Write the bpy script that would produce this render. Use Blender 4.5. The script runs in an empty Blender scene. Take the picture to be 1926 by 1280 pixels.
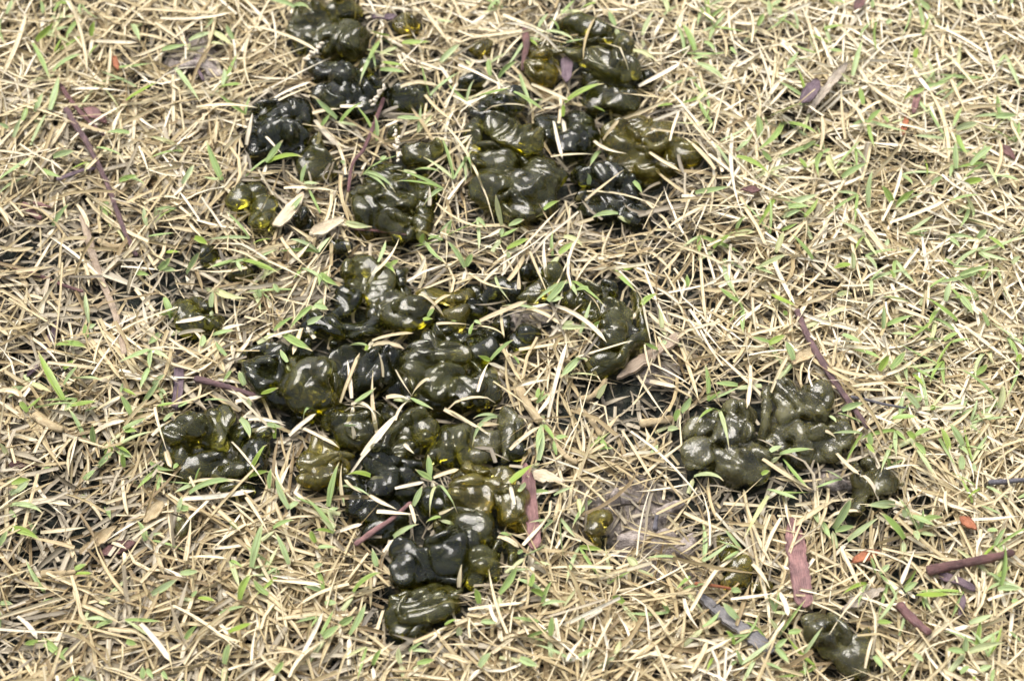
import bpy, math, random
import numpy as np
from mathutils import Vector, Matrix
from mathutils.bvhtree import BVHTree

R = math.radians
SC = bpy.context.scene
COL = SC.collection
rng = np.random.default_rng(11)
random.seed(11)

# ------------------------------------------------------------------ camera
DIST, ELEV, FOCAL = 0.80, R(53), 75.0
cam_d = bpy.data.cameras.new('camera')
cam = bpy.data.objects.new('camera', cam_d)
COL.objects.link(cam)
cam.location = (0, -DIST*math.cos(ELEV), DIST*math.sin(ELEV))
cam.rotation_euler = (math.pi/2-ELEV, 0, 0)
cam_d.lens = FOCAL
cam_d.sensor_width = 36
cam_d.clip_start = 0.02
cam_d.clip_end = 500
cam_d.dof.use_dof = True
cam_d.dof.focus_distance = 0.775
cam_d.dof.aperture_fstop = 13
SC.camera = cam

# ------------------------------------------------------------------ sky, sun, exposure
SUN_EL, SUN_AZ = R(66), R(-25)            # azimuth measured from +Y (away from the camera) towards +X
world = bpy.data.worlds.new('World'); SC.world = world; world.use_nodes = True
nt = world.node_tree; nt.nodes.clear()
wo = nt.nodes.new('ShaderNodeOutputWorld'); bg = nt.nodes.new('ShaderNodeBackground')
sky = nt.nodes.new('ShaderNodeTexSky'); sky.sky_type = 'NISHITA'; sky.sun_disc = False
sky.sun_elevation = SUN_EL; sky.sun_rotation = SUN_AZ
sky.dust_density = 6.0; sky.air_density = 1.0; sky.ozone_density = 1.0
hs = nt.nodes.new('ShaderNodeHueSaturation'); hs.inputs['Saturation'].default_value = 0.5
nt.links.new(sky.outputs[0], hs.inputs['Color']); nt.links.new(hs.outputs[0], bg.inputs[0])
nt.links.new(bg.outputs[0], wo.inputs[0]); bg.inputs[1].default_value = 0.125
sun_d = bpy.data.lights.new('sun', 'SUN'); sun = bpy.data.objects.new('sun', sun_d); COL.objects.link(sun)
sun_d.energy = 2.1; sun_d.angle = R(44); sun_d.color = (1.0, 0.97, 0.92)
sdir = Vector((math.sin(SUN_AZ)*math.cos(SUN_EL), math.cos(SUN_AZ)*math.cos(SUN_EL), math.sin(SUN_EL)))
sun.rotation_euler = sdir.to_track_quat('Z', 'Y').to_euler()
sun.location = sdir*5
SC.view_settings.view_transform = 'Standard'; SC.view_settings.look = 'None'
SC.view_settings.exposure = 0.92; SC.view_settings.gamma = 1.0; SC.view_settings.use_curve_mapping = False
SC.render.engine = 'CYCLES'
SC.cycles.use_denoising = True
SC.cycles.max_bounces = 10; SC.cycles.transmission_bounces = 8; SC.cycles.diffuse_bounces = 4
SC.cycles.caustics_refractive = True; SC.cycles.blur_glossy = 0.5; SC.cycles.sample_clamp_indirect = 2.5

# ------------------------------------------------------------------ pixel rays (photograph pixels, 1926 x 1280)
CL = np.array(cam.location)
FW = np.array([0, math.cos(ELEV), -math.sin(ELEV)]); UPV = np.array([0, math.sin(ELEV), math.cos(ELEV)]); RT = np.array([1., 0, 0])
KF = 36.0/FOCAL/1926.0
def ray(px, py):
    d = FW + RT*((px-963)*KF) + UPV*(-(py-640)*KF)
    return d/np.linalg.norm(d)
def on_z(px, py, z):
    d = ray(px, py); t = (z-CL[2])/d[2]
    return CL+d*t
def mpp(px, py):                             # metres per photo pixel at the ground there
    d = ray(px, py); t = -CL[2]/d[2]
    return t*float(d@FW)*KF
def to_px(x, y, z=0.0):
    x = np.asarray(x, float); y = np.asarray(y, float)
    rx, ry, rz = x-CL[0], y-CL[1], z-CL[2]
    dep = ry*FW[1]+rz*FW[2]; u = ry*UPV[1]+rz*UPV[2]
    return 963+rx/dep/KF, 640-u/dep/KF

# ------------------------------------------------------------------ tagging
def tag(o, label, cat, group=None):
    o['label'] = label; o['category'] = cat
    if group: o['group'] = group
    return o
def link(name, me, mat=None, parent=None):
    o = bpy.data.objects.new(name, me); COL.objects.link(o)
    if mat is not None and me is not None and not me.materials: me.materials.append(mat)
    if parent: o.parent = parent
    return o
def empty(name, loc):
    o = bpy.data.objects.new(name, None); COL.objects.link(o)
    o.location = loc; o.empty_display_size = 0.005
    return o

# ------------------------------------------------------------------ materials
def mat_new(name):
    m = bpy.data.materials.new(name); m.use_nodes = True
    n = m.node_tree; n.nodes.clear()
    out = n.nodes.new('ShaderNodeOutputMaterial')
    return m, n, out
def N(n, t, **kw):
    x = n.nodes.new(t)
    for k, v in kw.items():
        if k.startswith('i_'):
            key = k[2:]
            x.inputs[int(key) if key.isdigit() else key.replace('_', ' ')].default_value = v
        else: setattr(x, k, v)
    return x
def ramp(n, stops, interp='LINEAR'):
    r = N(n, 'ShaderNodeValToRGB'); cr = r.color_ramp; cr.interpolation = interp
    while len(cr.elements) < len(stops): cr.elements.new(0.5)
    for e, (p, c) in zip(cr.elements, stops):
        e.position = p; e.color = (*c, 1) if len(c) == 3 else c
    return r
def attr(n, name): return N(n, 'ShaderNodeAttribute', attribute_name=name)
def noise(n, scale, detail=3, rough=0.5, vec=None):
    x = N(n, 'ShaderNodeTexNoise', i_Scale=scale, i_Detail=detail, i_Roughness=rough)
    if vec is not None: n.links.new(vec, x.inputs['Vector'])
    return x
def math_(n, op, a, b=None, clamp=False):
    x = N(n, 'ShaderNodeMath', operation=op, use_clamp=clamp)
    for i, v in enumerate((a, b)):
        if v is None: continue
        if isinstance(v, (int, float)): x.inputs[i].default_value = v
        else: n.links.new(v, x.inputs[i])
    return x.outputs[0]
def mix(n, f, a, b, blend='MIX'):
    x = N(n, 'ShaderNodeMix', data_type='RGBA', blend_type=blend)
    for s, v in ((0, f), (6, a), (7, b)):
        if isinstance(v, (int, float)): x.inputs[s].default_value = v
        elif isinstance(v, tuple): x.inputs[s].default_value = (*v, 1)
        else: n.links.new(v, x.inputs[s])
    return x.outputs[2]

def blade_mat(name, stops, edge, edge_amt, rough, transl, tip=None, spec=0.3, speckle=0.35):
    """dry or green leaf blade: per-blade tint, fibres along the blade, darker margin and midrib, dark specks"""
    m, n, out = mat_new(name)
    tint = attr(n, 'tint').outputs['Fac']; acr = attr(n, 'across').outputs['Fac']; alo = attr(n, 'along').outputs['Fac']
    col = ramp(n, stops); n.links.new(tint, col.inputs[0]); c = col.outputs[0]
    cv = N(n, 'ShaderNodeCombineXYZ')
    n.links.new(math_(n, 'MULTIPLY', acr, 3.2), cv.inputs[0]); n.links.new(math_(n, 'MULTIPLY', alo, 0.10), cv.inputs[1])
    n.links.new(math_(n, 'MULTIPLY', tint, 97.0), cv.inputs[2])
    fib = noise(n, 1.0, 3, 0.6, cv.outputs[0])
    fr = ramp(n, [(0.30, (0.50, 0.43, 0.36)), (0.52, (1, 1, 1)), (0.8, (1.12, 1.12, 1.12))]); n.links.new(fib.outputs['Fac'], fr.inputs[0])
    c = mix(n, 1.0, c, fr.outputs[0], 'MULTIPLY')
    ab = math_(n, 'ABSOLUTE', acr)
    er = ramp(n, [(0.5, (0, 0, 0)), (0.95, (1, 1, 1))]); n.links.new(ab, er.inputs[0])
    c = mix(n, math_(n, 'MULTIPLY', er.outputs[0], edge_amt), c, edge)
    mr = ramp(n, [(0.0, (1, 1, 1)), (0.16, (0, 0, 0))]); n.links.new(ab, mr.inputs[0])
    c = mix(n, math_(n, 'MULTIPLY', mr.outputs[0], edge_amt*0.55), c, edge)
    geo = N(n, 'ShaderNodeNewGeometry')
    sp = noise(n, 420, 3, 0.65, geo.outputs['Position'])
    sr = ramp(n, [(0.30, (1, 1, 1)), (0.43, (0, 0, 0))]); n.links.new(sp.outputs['Fac'], sr.inputs[0])
    c = mix(n, math_(n, 'MULTIPLY', sr.outputs[0], speckle), c, (0.12, 0.085, 0.05))
    if tip:
        wn = noise(n, 1.0, 2, 0.5, cv.outputs[0])
        tf = attr(n, 'tipf').outputs['Fac']
        ta = math_(n, 'ADD', tf, math_(n, 'MULTIPLY', math_(n, 'SUBTRACT', wn.outputs['Fac'], 0.5), 0.35))
        tr = ramp(n, [(0.80, (0, 0, 0)), (1.0, (1, 1, 1))]); n.links.new(ta, tr.inputs[0])
        c = mix(n, tr.outputs[0], c, tip)
    p = N(n, 'ShaderNodeBsdfPrincipled', i_Roughness=rough); p.inputs['Specular IOR Level'].default_value = spec
    n.links.new(c, p.inputs['Base Color'])
    bp = N(n, 'ShaderNodeBump', i_Strength=0.35, i_Distance=0.0004); n.links.new(fib.outputs['Fac'], bp.inputs['Height'])
    n.links.new(bp.outputs[0], p.inputs['Normal'])
    t = N(n, 'ShaderNodeBsdfTranslucent'); n.links.new(c, t.inputs['Color'])
    ms = N(n, 'ShaderNodeMixShader'); ms.inputs[0].default_value = transl
    n.links.new(p.outputs[0], ms.inputs[1]); n.links.new(t.outputs[0], ms.inputs[2]); n.links.new(ms.outputs[0], out.inputs[0])
    return m
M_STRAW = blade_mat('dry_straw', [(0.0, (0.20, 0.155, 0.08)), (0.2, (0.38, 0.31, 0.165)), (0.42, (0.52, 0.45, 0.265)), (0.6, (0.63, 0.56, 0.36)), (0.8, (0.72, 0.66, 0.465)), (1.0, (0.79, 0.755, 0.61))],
                    (0.34, 0.215, 0.105), 0.72, 0.5, 0.16)
M_THATCH = blade_mat('old_thatch', [(0.0, (0.07, 0.060, 0.042)), (0.4, (0.20, 0.17, 0.115)), (0.75, (0.38, 0.33, 0.23)), (1.0, (0.50, 0.445, 0.33))],
                     (0.13, 0.09, 0.055), 0.45, 0.45, 0.08, spec=0.4, speckle=0.5)
M_GREEN = blade_mat('green_blade', [(0.0, (0.25, 0.36, 0.055)), (0.3, (0.24, 0.36, 0.10)), (0.6, (0.31, 0.42, 0.19)), (0.85, (0.40, 0.49, 0.27)), (1.0, (0.55, 0.57, 0.31))],
                    (0.40, 0.46, 0.16), 0.5, 0.42, 0.25, tip=(0.58, 0.46, 0.28), spec=0.35, speckle=0.10)

def jelly_mat(name, absorb, dens, body, bodyf, rough, wrinkle, grit):
    m, n, out = mat_new(name)
    geo = N(n, 'ShaderNodeNewGeometry')
    w1 = noise(n, 150, 3, 0.5, geo.outputs['Position'])
    w2 = noise(n, 1300, 2, 0.5, geo.outputs['Position'])
    hgt = math_(n, 'ADD', w1.outputs['Fac'], math_(n, 'MULTIPLY', w2.outputs['Fac'], 0.03))
    bp = N(n, 'ShaderNodeBump', i_Strength=wrinkle, i_Distance=0.0016); n.links.new(hgt, bp.inputs['Height'])
    rn = noise(n, 190, 3, 0.6, geo.outputs['Position'])
    rr = N(n, 'ShaderNodeMapRange'); rr.inputs[1].default_value = 0.35; rr.inputs[2].default_value = 0.7
    rr.inputs[3].default_value = rough; rr.inputs[4].default_value = rough*2.2+0.01; n.links.new(rn.outputs['Fac'], rr.inputs[0])
    g = N(n, 'ShaderNodeBsdfPrincipled', i_IOR=1.46); g.inputs['Base Color'].default_value = (1, 1, 1, 1)
    g.inputs['Transmission Weight'].default_value = 1.0; n.links.new(rr.outputs[0], g.inputs['Roughness']); n.links.new(bp.outputs[0], g.inputs['Normal'])
    b = N(n, 'ShaderNodeBsdfPrincipled', i_IOR=1.46); n.links.new(rr.outputs[0], b.inputs['Roughness']); n.links.new(bp.outputs[0], b.inputs['Normal'])
    b.inputs['Subsurface Weight'].default_value = 0.5; b.inputs['Subsurface Radius'].default_value = (1.0, 0.85, 0.25); b.inputs['Subsurface Scale'].default_value = 0.003
    dn = noise(n, 120, 4, 0.6, geo.outputs['Position'])
    dr = ramp(n, [(0.35, body), (0.65, tuple(v*1.9 for v in body))]); n.links.new(dn.outputs['Fac'], dr.inputs[0])
    gn = noise(n, 700, 3, 0.7, geo.outputs['Position'])
    gr = ramp(n, [(0.66, (0, 0, 0)), (0.74, (1, 1, 1))]); n.links.new(gn.outputs['Fac'], gr.inputs[0])
    c = mix(n, math_(n, 'MULTIPLY', gr.outputs[0], grit), dr.outputs[0], (0.22, 0.18, 0.12))
    n.links.new(c, b.inputs['Base Color'])
    fac = math_(n, 'ADD', math_(n, 'MULTIPLY', dn.outputs['Fac'], bodyf*1.8), math_(n, 'MULTIPLY', gr.outputs[0], grit*0.6), True)
    ms = N(n, 'ShaderNodeMixShader'); n.links.new(fac, ms.inputs[0]); n.links.new(g.outputs[0], ms.inputs[1]); n.links.new(b.outputs[0], ms.inputs[2])
    n.links.new(ms.outputs[0], out.inputs['Surface'])
    va = N(n, 'ShaderNodeVolumeAbsorption', i_Density=dens); va.inputs['Color'].default_value = (*absorb, 1)
    n.links.new(va.outputs[0], out.inputs['Volume'])
    return m
JM = {
 'd': jelly_mat('jelly_dark', (0.73, 0.73, 0.30), 560, (0.020, 0.022, 0.009), 0.38, 0.026, 0.10, 0.05),
 'o': jelly_mat('jelly_olive', (0.79, 0.765, 0.22), 330, (0.052, 0.051, 0.013), 0.36, 0.028, 0.12, 0.07),
 'a': jelly_mat('jelly_amber', (0.85, 0.78, 0.15), 270, (0.092, 0.080, 0.014), 0.36, 0.030, 0.14, 0.05),
 'g': jelly_mat('jelly_dull', (0.77, 0.75, 0.22), 320, (0.066, 0.062, 0.030), 0.66, 0.06, 0.8, 0.9),
}

def litter_mat(name, c1, c2, rough=0.55, scale=220, stretch=0.14):
    m, n, out = mat_new(name)
    tc = N(n, 'ShaderNodeTexCoord')
    alo = attr(n, 'along').outputs['Fac']; acr = attr(n, 'across').outputs['Fac']
    cv = N(n, 'ShaderNodeCombineXYZ'); n.links.new(math_(n, 'MULTIPLY', acr, 4.5), cv.inputs[0]); n.links.new(math_(n, 'MULTIPLY', alo, stretch), cv.inputs[1])
    geo = N(n, 'ShaderNodeNewGeometry')
    a = noise(n, 1.6, 4, 0.65, cv.outputs[0]); b = noise(n, scale, 4, 0.6, geo.outputs['Position'])
    f = math_(n, 'ADD', math_(n, 'MULTIPLY', a.outputs['Fac'], 0.6), math_(n, 'MULTIPLY', b.outputs['Fac'], 0.4))
    r = ramp(n, [(0.41, c1), (0.50, tuple(.5*(x+y) for x, y in zip(c1, c2))), (0.60, c2)]); n.links.new(f, r.inputs[0])
    p = N(n, 'ShaderNodeBsdfPrincipled', i_Roughness=rough-.1); p.inputs['Specular IOR Level'].default_value = 0.5
    n.links.new(r.outputs[0], p.inputs['Base Color'])
    bp = N(n, 'ShaderNodeBump', i_Strength=0.9, i_Distance=0.0009); n.links.new(f, bp.inputs['Height']); n.links.new(bp.outputs[0], p.inputs['Normal'])
    n.links.new(p.outputs[0], out.inputs[0])
    return m
M_TWIG = litter_mat('twig_purple', (0.055, 0.030, 0.035), (0.20, 0.115, 0.115))
M_REDSTEM = litter_mat('stem_red', (0.07, 0.028, 0.032), (0.22, 0.105, 0.10))
M_TAN = litter_mat('stalk_tan', (0.24, 0.17, 0.115), (0.48, 0.38, 0.28))
M_STOLON = litter_mat('stolon_tan', (0.30, 0.215, 0.105), (0.56, 0.45, 0.27))
M_PINK = litter_mat('leaf_pink', (0.105, 0.048, 0.048), (0.33, 0.175, 0.16))
M_PURPLE = litter_mat('leaf_purple', (0.075, 0.045, 0.060), (0.20, 0.14, 0.16))
M_ORANGE = litter_mat('leaf_orange', (0.24, 0.075, 0.03), (0.45, 0.17, 0.08))
M_MAROON = litter_mat('leaf_maroon', (0.06, 0.028, 0.028), (0.20, 0.095, 0.085))
M_BARK = litter_mat('bark_grey', (0.07, 0.068, 0.075), (0.27, 0.25, 0.245))
M_GREYTWIG = litter_mat('twig_grey', (0.07, 0.065, 0.08), (0.20, 0.19, 0.21))
M_HUSK = litter_mat('husk_grey', (0.22, 0.175, 0.13), (0.50, 0.43, 0.34))
M_PALE = litter_mat('sheath_pale', (0.46, 0.36, 0.23), (0.72, 0.62, 0.45))
M_SEED = litter_mat('seed_pale', (0.45, 0.38, 0.28), (0.75, 0.68, 0.55))
M_CLOD = litter_mat('mud_clod', (0.12, 0.095, 0.082), (0.42, 0.36, 0.32), 0.6, 420, 1.0)

# ------------------------------------------------------------------ terrain
_wv = [(rng.uniform(40, 110)*np.array([math.cos(a), math.sin(a)]), rng.uniform(0, 6.28)) for a in rng.uniform(0, 6.28, 7)]
def bump(x, y):
    h = 0
    for k, p in _wv: h = h + np.sin(k[0]*x+k[1]*y+p)
    return h*0.0009
# thin places of the straw, photograph pixels: cx, cy, rx, ry, strength
BARE = [(60, 500, 150, 110, .75), (250, 560, 210, 120, .62), (90, 660, 120, 60, .6), (120, 900, 140, 80, .62), (130, 1010, 160, 120, .64), (60, 1200, 130, 100, .64),
        (240, 1090, 90, 60, .5), (1180, 780, 170, 90, .75), (1210, 970, 130, 110, .92), (1310, 540, 120, 110, .45), (1480, 270, 50, 35, .85), (1560, 560, 60, 40, .5),
        (1450, 960, 120, 55, .55), (1590, 1010, 140, 80, .45), (1650, 930, 60, 50, .4), (370, 115, 70, 60, .8), (190, 400, 90, 50, .4), (60, 410, 60, 40, .5),
        (1640, 760, 50, 40, .2), (1440, 600, 60, 40, .35), (50, 140, 50, 30, .4), (1700, 1090, 100, 60, .35), (1180, 540, 80, 60, .5), (1230, 690, 90, 60, .5), (560, 810, 90, 60, .5), (60, 760, 420, 620, .28)]
MUD = [(1180, 950, 85, 75, 1), (1250, 1040, 70, 60, .9), (1100, 960, 60, 50, .7), (370, 115, 60, 55, 1), (50, 140, 50, 25, .7), (1310, 1100, 40, 40, .7), (330, 690, 90, 40, .6), (1560, 910, 50, 25, .5), (1230, 690, 60, 40, .55), (1000, 600, 40, 25, .7)]
def field(px, py, L):
    v = np.zeros_like(px)
    for cx, cy, rx, ry, s in L:
        v = np.maximum(v, min(.97, s*1.55 if s > .3 else s)*np.exp(-(((px-cx)/rx)**2+((py-cy)/ry)**2)**1.5))
    return v
def ground_h(x, y):
    px, py = to_px(x, y, 0.0)
    return bump(x, y) - 0.0025*field(px, py, BARE) + 0.0030*field(px, py, MUD)
THICK = 0.0065
def surf_h(x, y):
    px, py = to_px(x, y, 0.0)
    b = field(px, py, BARE)
    return ground_h(x, y) + THICK*(1-0.7*b)

def ground_mat():
    m, n, out = mat_new('wet_soil')
    geo = N(n, 'ShaderNodeNewGeometry'); P = geo.outputs['Position']
    mud = attr(n, 'mud').outputs['Fac']
    a = noise(n, 140, 7, 0.68, P); b = noise(n, 600, 5, 0.7, P); c3 = noise(n, 28, 3, 0.5, P)
    soil = ramp(n, [(0.30, (0.010, 0.014, 0.012)), (0.50, (0.024, 0.030, 0.024)), (0.64, (0.065, 0.060, 0.045)), (0.8, (0.13, 0.11, 0.08))]); n.links.new(a.outputs['Fac'], soil.inputs[0])
    sp = ramp(n, [(0.45, (0.55, 0.55, 0.55)), (0.7, (1.6, 1.5, 1.35))]); n.links.new(b.outputs['Fac'], sp.inputs[0])
    s = mix(n, 1.0, soil.outputs[0], sp.outputs[0], 'MULTIPLY')
    mc = ramp(n, [(0.3, (0.17, 0.135, 0.115)), (0.5, (0.32, 0.27, 0.235)), (0.72, (0.46, 0.40, 0.355))]); n.links.new(b.outputs['Fac'], mc.inputs[0])
    mf = math_(n, 'ADD', mud, math_(n, 'MULTIPLY', math_(n, 'SUBTRACT', a.outputs['Fac'], 0.5), 1.3))
    mr = ramp(n, [(0.36, (0, 0, 0)), (0.52, (1, 1, 1))]); n.links.new(mf, mr.inputs[0])
    col = mix(n, mr.outputs[0], s, mc.outputs[0])
    p = N(n, 'ShaderNodeBsdfPrincipled'); n.links.new(col, p.inputs['Base Color'])
    rr = ramp(n, [(0.35, (0.16,)*3), (0.55, (0.4,)*3), (0.7, (0.65,)*3)]); n.links.new(a.outputs['Fac'], rr.inputs[0])
    rmx = mix(n, mr.outputs[0], rr.outputs[0], (0.5, 0.5, 0.5)); n.links.new(rmx, p.inputs['Roughness'])
    hh = math_(n, 'ADD', a.outputs['Fac'], math_(n, 'MULTIPLY', b.outputs['Fac'], 0.5))
    bp = N(n, 'ShaderNodeBump', i_Strength=1.0, i_Distance=0.0045); n.links.new(hh, bp.inputs['Height']); n.links.new(bp.outputs[0], p.inputs['Normal'])
    n.links.new(p.outputs[0], out.inputs[0])
    return m
M_GROUND = ground_mat()
def make_ground():
    fine = np.linspace(-0.46, 0.46, 331); out = np.array([0.6, 0.9, 1.5, 3, 8, 20, 60])
    ax = np.concatenate([-out[::-1], fine, out]); n = len(ax)
    X, Y = np.meshgrid(ax, ax); w = np.clip((0.5-np.maximum(abs(X), abs(Y)))/0.05, 0, 1)
    Xc, Yc = np.clip(X, -.5, .5), np.clip(Y, -.5, .5)
    rough = np.zeros_like(X)
    for i in range(14):
        k = rng.uniform(250, 900); a = rng.uniform(0, 6.28)
        rough += np.sin(k*(X*math.cos(a)+Y*math.sin(a))+rng.uniform(0, 6.28)+1.7*np.sin(90*(X*math.sin(a)-Y*math.cos(a))+i))
    px, py = to_px(Xc, Yc)
    Z = (ground_h(Xc, Yc)+rough*0.00016*(1+1.4*field(px, py, MUD)))*w
    V = np.stack([X, Y, Z], -1).reshape(-1, 3)
    i = np.arange(n*n).reshape(n, n)
    F = np.stack([i[:-1, :-1], i[:-1, 1:], i[1:, 1:], i[1:, :-1]], -1).reshape(-1, 4)
    me = mesh_np('ground', V, F, {'mud': (field(px, py, MUD)*w).ravel()}); me.shade_smooth()
    o = link('ground', me, M_GROUND); o['kind'] = 'structure'
def mesh_np(name, V, F, attrs=None):
    me = bpy.data.meshes.new(name)
    F = np.asarray(F); k = F.shape[1]
    me.vertices.add(len(V)); me.vertices.foreach_set('co', np.asarray(V, np.float32).ravel())
    me.loops.add(F.size); me.loops.foreach_set('vertex_index', F.astype(np.int32).ravel())
    me.polygons.add(len(F)); me.polygons.foreach_set('loop_start', np.arange(0, F.size, k, dtype=np.int32))
    for a, v in (attrs or {}).items():
        at = me.attributes.new(a, 'FLOAT', 'POINT'); at.data.foreach_set('value', np.asarray(v, np.float32).ravel())
    me.update(calc_edges=True)
    return me
make_ground()

# ------------------------------------------------------------------ jelly lumps: signed distance fields meshed with surface nets
def surface_nets(D, org, h):
    nx, ny, nz = D.shape
    S = D < 0
    cs = S[:-1, :-1, :-1]; mixm = np.zeros((nx-1, ny-1, nz-1), bool)
    corners = [(i, j, k) for i in (0, 1) for j in (0, 1) for k in (0, 1)]
    for i, j, k in corners: mixm |= S[i:nx-1+i, j:ny-1+j, k:nz-1+k] != cs
    C = np.argwhere(mixm); idx = -np.ones(mixm.shape, np.int64); idx[mixm] = np.arange(len(C))
    acc = np.zeros((len(C), 3)); cnt = np.zeros(len(C))
    val = {c: D[C[:, 0]+c[0], C[:, 1]+c[1], C[:, 2]+c[2]] for c in corners}
    for a in corners:
        for ax in range(3):
            if a[ax]: continue
            b = list(a); b[ax] = 1; b = tuple(b)
            va, vb = val[a], val[b]; cr = (va < 0) != (vb < 0)
            t = np.where(cr, va/np.where(cr, va-vb, 1), 0)
            p = np.tile(np.array(a, float), (len(C), 1)); p[:, ax] += t
            acc[cr] += p[cr]; cnt[cr] += 1
    V = org + (C+acc/cnt[:, None])*h
    Fs = []
    for ax in range(3):
        u, v = (ax+1) % 3, (ax+2) % 3
        sl0 = [slice(1, -1)]*3; sl1 = [slice(1, -1)]*3
        sl0[ax] = slice(0, -1); sl1[ax] = slice(1, None)
        e = S[tuple(sl0)] != S[tuple(sl1)]
        E = np.argwhere(e); off = np.array([1, 1, 1]); off[ax] = 0; E = E+off
        ins = S[E[:, 0], E[:, 1], E[:, 2]]
        def g(du, dv):
            q = E.copy(); q[:, u] -= du; q[:, v] -= dv
            return idx[q[:, 0], q[:, 1], q[:, 2]]
        q = np.stack([g(0, 0), g(1, 0), g(1, 1), g(0, 1)], -1)
        q[~ins] = q[~ins][:, ::-1]
        Fs.append(q)
    F = np.concatenate(Fs)
    return V, F[(F >= 0).all(1)]
def smin(a, b, k):
    hh = np.clip(0.5+0.5*(b-a)/k, 0, 1)
    return b*(1-hh)+a*hh-k*hh*(1-hh)
def sdf_mesh(prims, h, warp, wrink, seed, k=0.0014):
    r = np.random.default_rng(seed)
    lo = np.min([p['lo'] for p in prims], 0)-0.004; hi = np.max([p['hi'] for p in prims], 0)+0.004
    n = np.ceil((hi-lo)/h).astype(int)+1
    P = np.stack(np.meshgrid(*[lo[i]+np.arange(n[i])*h for i in range(3)], indexing='ij'), -1)
    Q = P.copy()
    for wl, am in ((0.020, 1.3), (0.011, 0.6), (0.006, 0.15)):
        for i in range(3):
            kv = r.normal(size=3); kv *= 6.283/wl/np.linalg.norm(kv)
            Q[..., i] += warp*am*np.sin(P@kv+r.uniform(0, 6.28)+0.8*np.sin((P@np.roll(kv, 1))*0.6))
    d = np.full(P.shape[:3], 0.006)
    for p in prims:
        i0 = np.maximum(((p['lo']-0.006-lo)/h).astype(int), 0); i1 = np.minimum(((p['hi']+0.006-lo)/h).astype(int)+2, n)
        if p.get('dent'): i0 = np.maximum(((p['c']-p['r'].max()-0.005-lo)/h).astype(int), 0); i1 = np.minimum(((p['c']+p['r'].max()+0.005-lo)/h).astype(int)+2, n)
        if (i1 <= i0).any(): continue
        sl = tuple(slice(a_, b_) for a_, b_ in zip(i0, i1)); q = Q[sl]
        if p['t'] == 'e':
            L = (q-p['c'])@p['M']
            k0 = np.linalg.norm(L/p['r'], axis=-1); k1 = np.linalg.norm(L/p['r']**2, axis=-1)+1e-9
            e = k0*(k0-1)/k1
        else:
            e = None; zs = p['zs']
            for (a, b, ra, rb) in p['segs']:
                A = q-a; ba = b-a
                A = A*np.array([1, 1, zs]); bz = ba*np.array([1, 1, zs])
                t = np.clip((A@bz)/(bz@bz), 0, 1)
                dd = np.linalg.norm(A-t[..., None]*bz, axis=-1)-(ra+(rb-ra)*t)
                e = dd if e is None else smin(e, dd, 0.002)
        d[sl] = -smin(-d[sl], e, 0.0018) if p.get('dent') else smin(d[sl], e, k)
    # deep winding folds: rounded crests, narrow grooves
    W1 = P.copy()
    for wl, am in ((0.030, 0.0050), (0.015, 0.0022)):
        for i in range(3):
            kv = r.normal(size=3); kv *= 6.283/wl/np.linalg.norm(kv)
            W1[..., i] += am*np.sin(P@kv+r.uniform(0, 6.28))
    kv = r.normal(size=3)*np.array([1, 1, .45]); kv *= 6.283/r.uniform(0.0085, 0.0125)/np.linalg.norm(kv)
    f1 = np.abs(np.sin(0.5*(W1@kv)*1.0+r.uniform(0, 6)))**0.65
    kv2 = r.normal(size=3); kv2 *= 6.283/r.uniform(0.005, 0.0075)/np.linalg.norm(kv2)
    f2 = np.abs(np.sin(0.5*(W1@kv2)+r.uniform(0, 6)))**0.7
    d = d-wrink*(2.8*(f1-0.62)+0.6*(f2-0.6))
    V, F = surface_nets(d, lo, h)
    return V, F
def ell(cx, cy, rx, ry, rot=0, z=0, hf=0.58):
    s = mpp(cx, cy)*1.12; a, b = rx*s, ry*s*1.06
    c = max(hf*min(a, b)+0.0006, 0.0031)
    z0 = 0.0030+0.55*c+z*0.0011
    C = on_z(cx, cy, z0); C[2] += float(ground_h(C[0], C[1]))
    th = -R(rot); M = np.array([[math.cos(th), -math.sin(th), 0], [math.sin(th), math.cos(th), 0], [0, 0, 1]])
    m = max(a, b)
    return dict(t='e', c=C, M=M, r=np.array([a, b, c]), lo=C-np.array([m, m, c]), hi=C+np.array([m, m, c]), area=rx*ry)
def rib(pts, w, z=5, zs=0.75):
    s = mpp(*pts[0][:2]); P = []
    n = len(pts)
    # smooth the polyline
    A = np.array([p[:2] for p in pts], float); Z = np.array([p[2] if len(p) > 2 else z for p in pts], float)
    tt = np.linspace(0, n-1, 3*(n-1)+1)
    def cr(A, t):
        i = min(int(t), n-2); f = t-i
        p0, p1, p2, p3 = A[max(i-1, 0)], A[i], A[i+1], A[min(i+2, n-1)]
        return 0.5*((2*p1)+(-p0+p2)*f+(2*p0-5*p1+4*p2-p3)*f*f+(-p0+3*p1-3*p2+p3)*f**3)
    for t in tt:
        q = cr(A, t); zz = float(cr(Z, t))*0.001
        C = on_z(q[0], q[1], zz); C[2] += float(ground_h(C[0], C[1])); P.append(C)
    rr = [0.42*w*s*(0.62+0.38*math.sin(math.pi*(0.12+0.76*i/(len(P)-1)))) for i in range(len(P))]
    segs = [(P[i], P[i+1], rr[i], rr[i+1]) for i in range(len(P)-1)]
    P = np.array(P); m = max(rr)/min(zs, 1)
    return dict(t='r', segs=segs, zs=zs, lo=P.min(0)-m, hi=P.max(0)+m, area=0)

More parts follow.
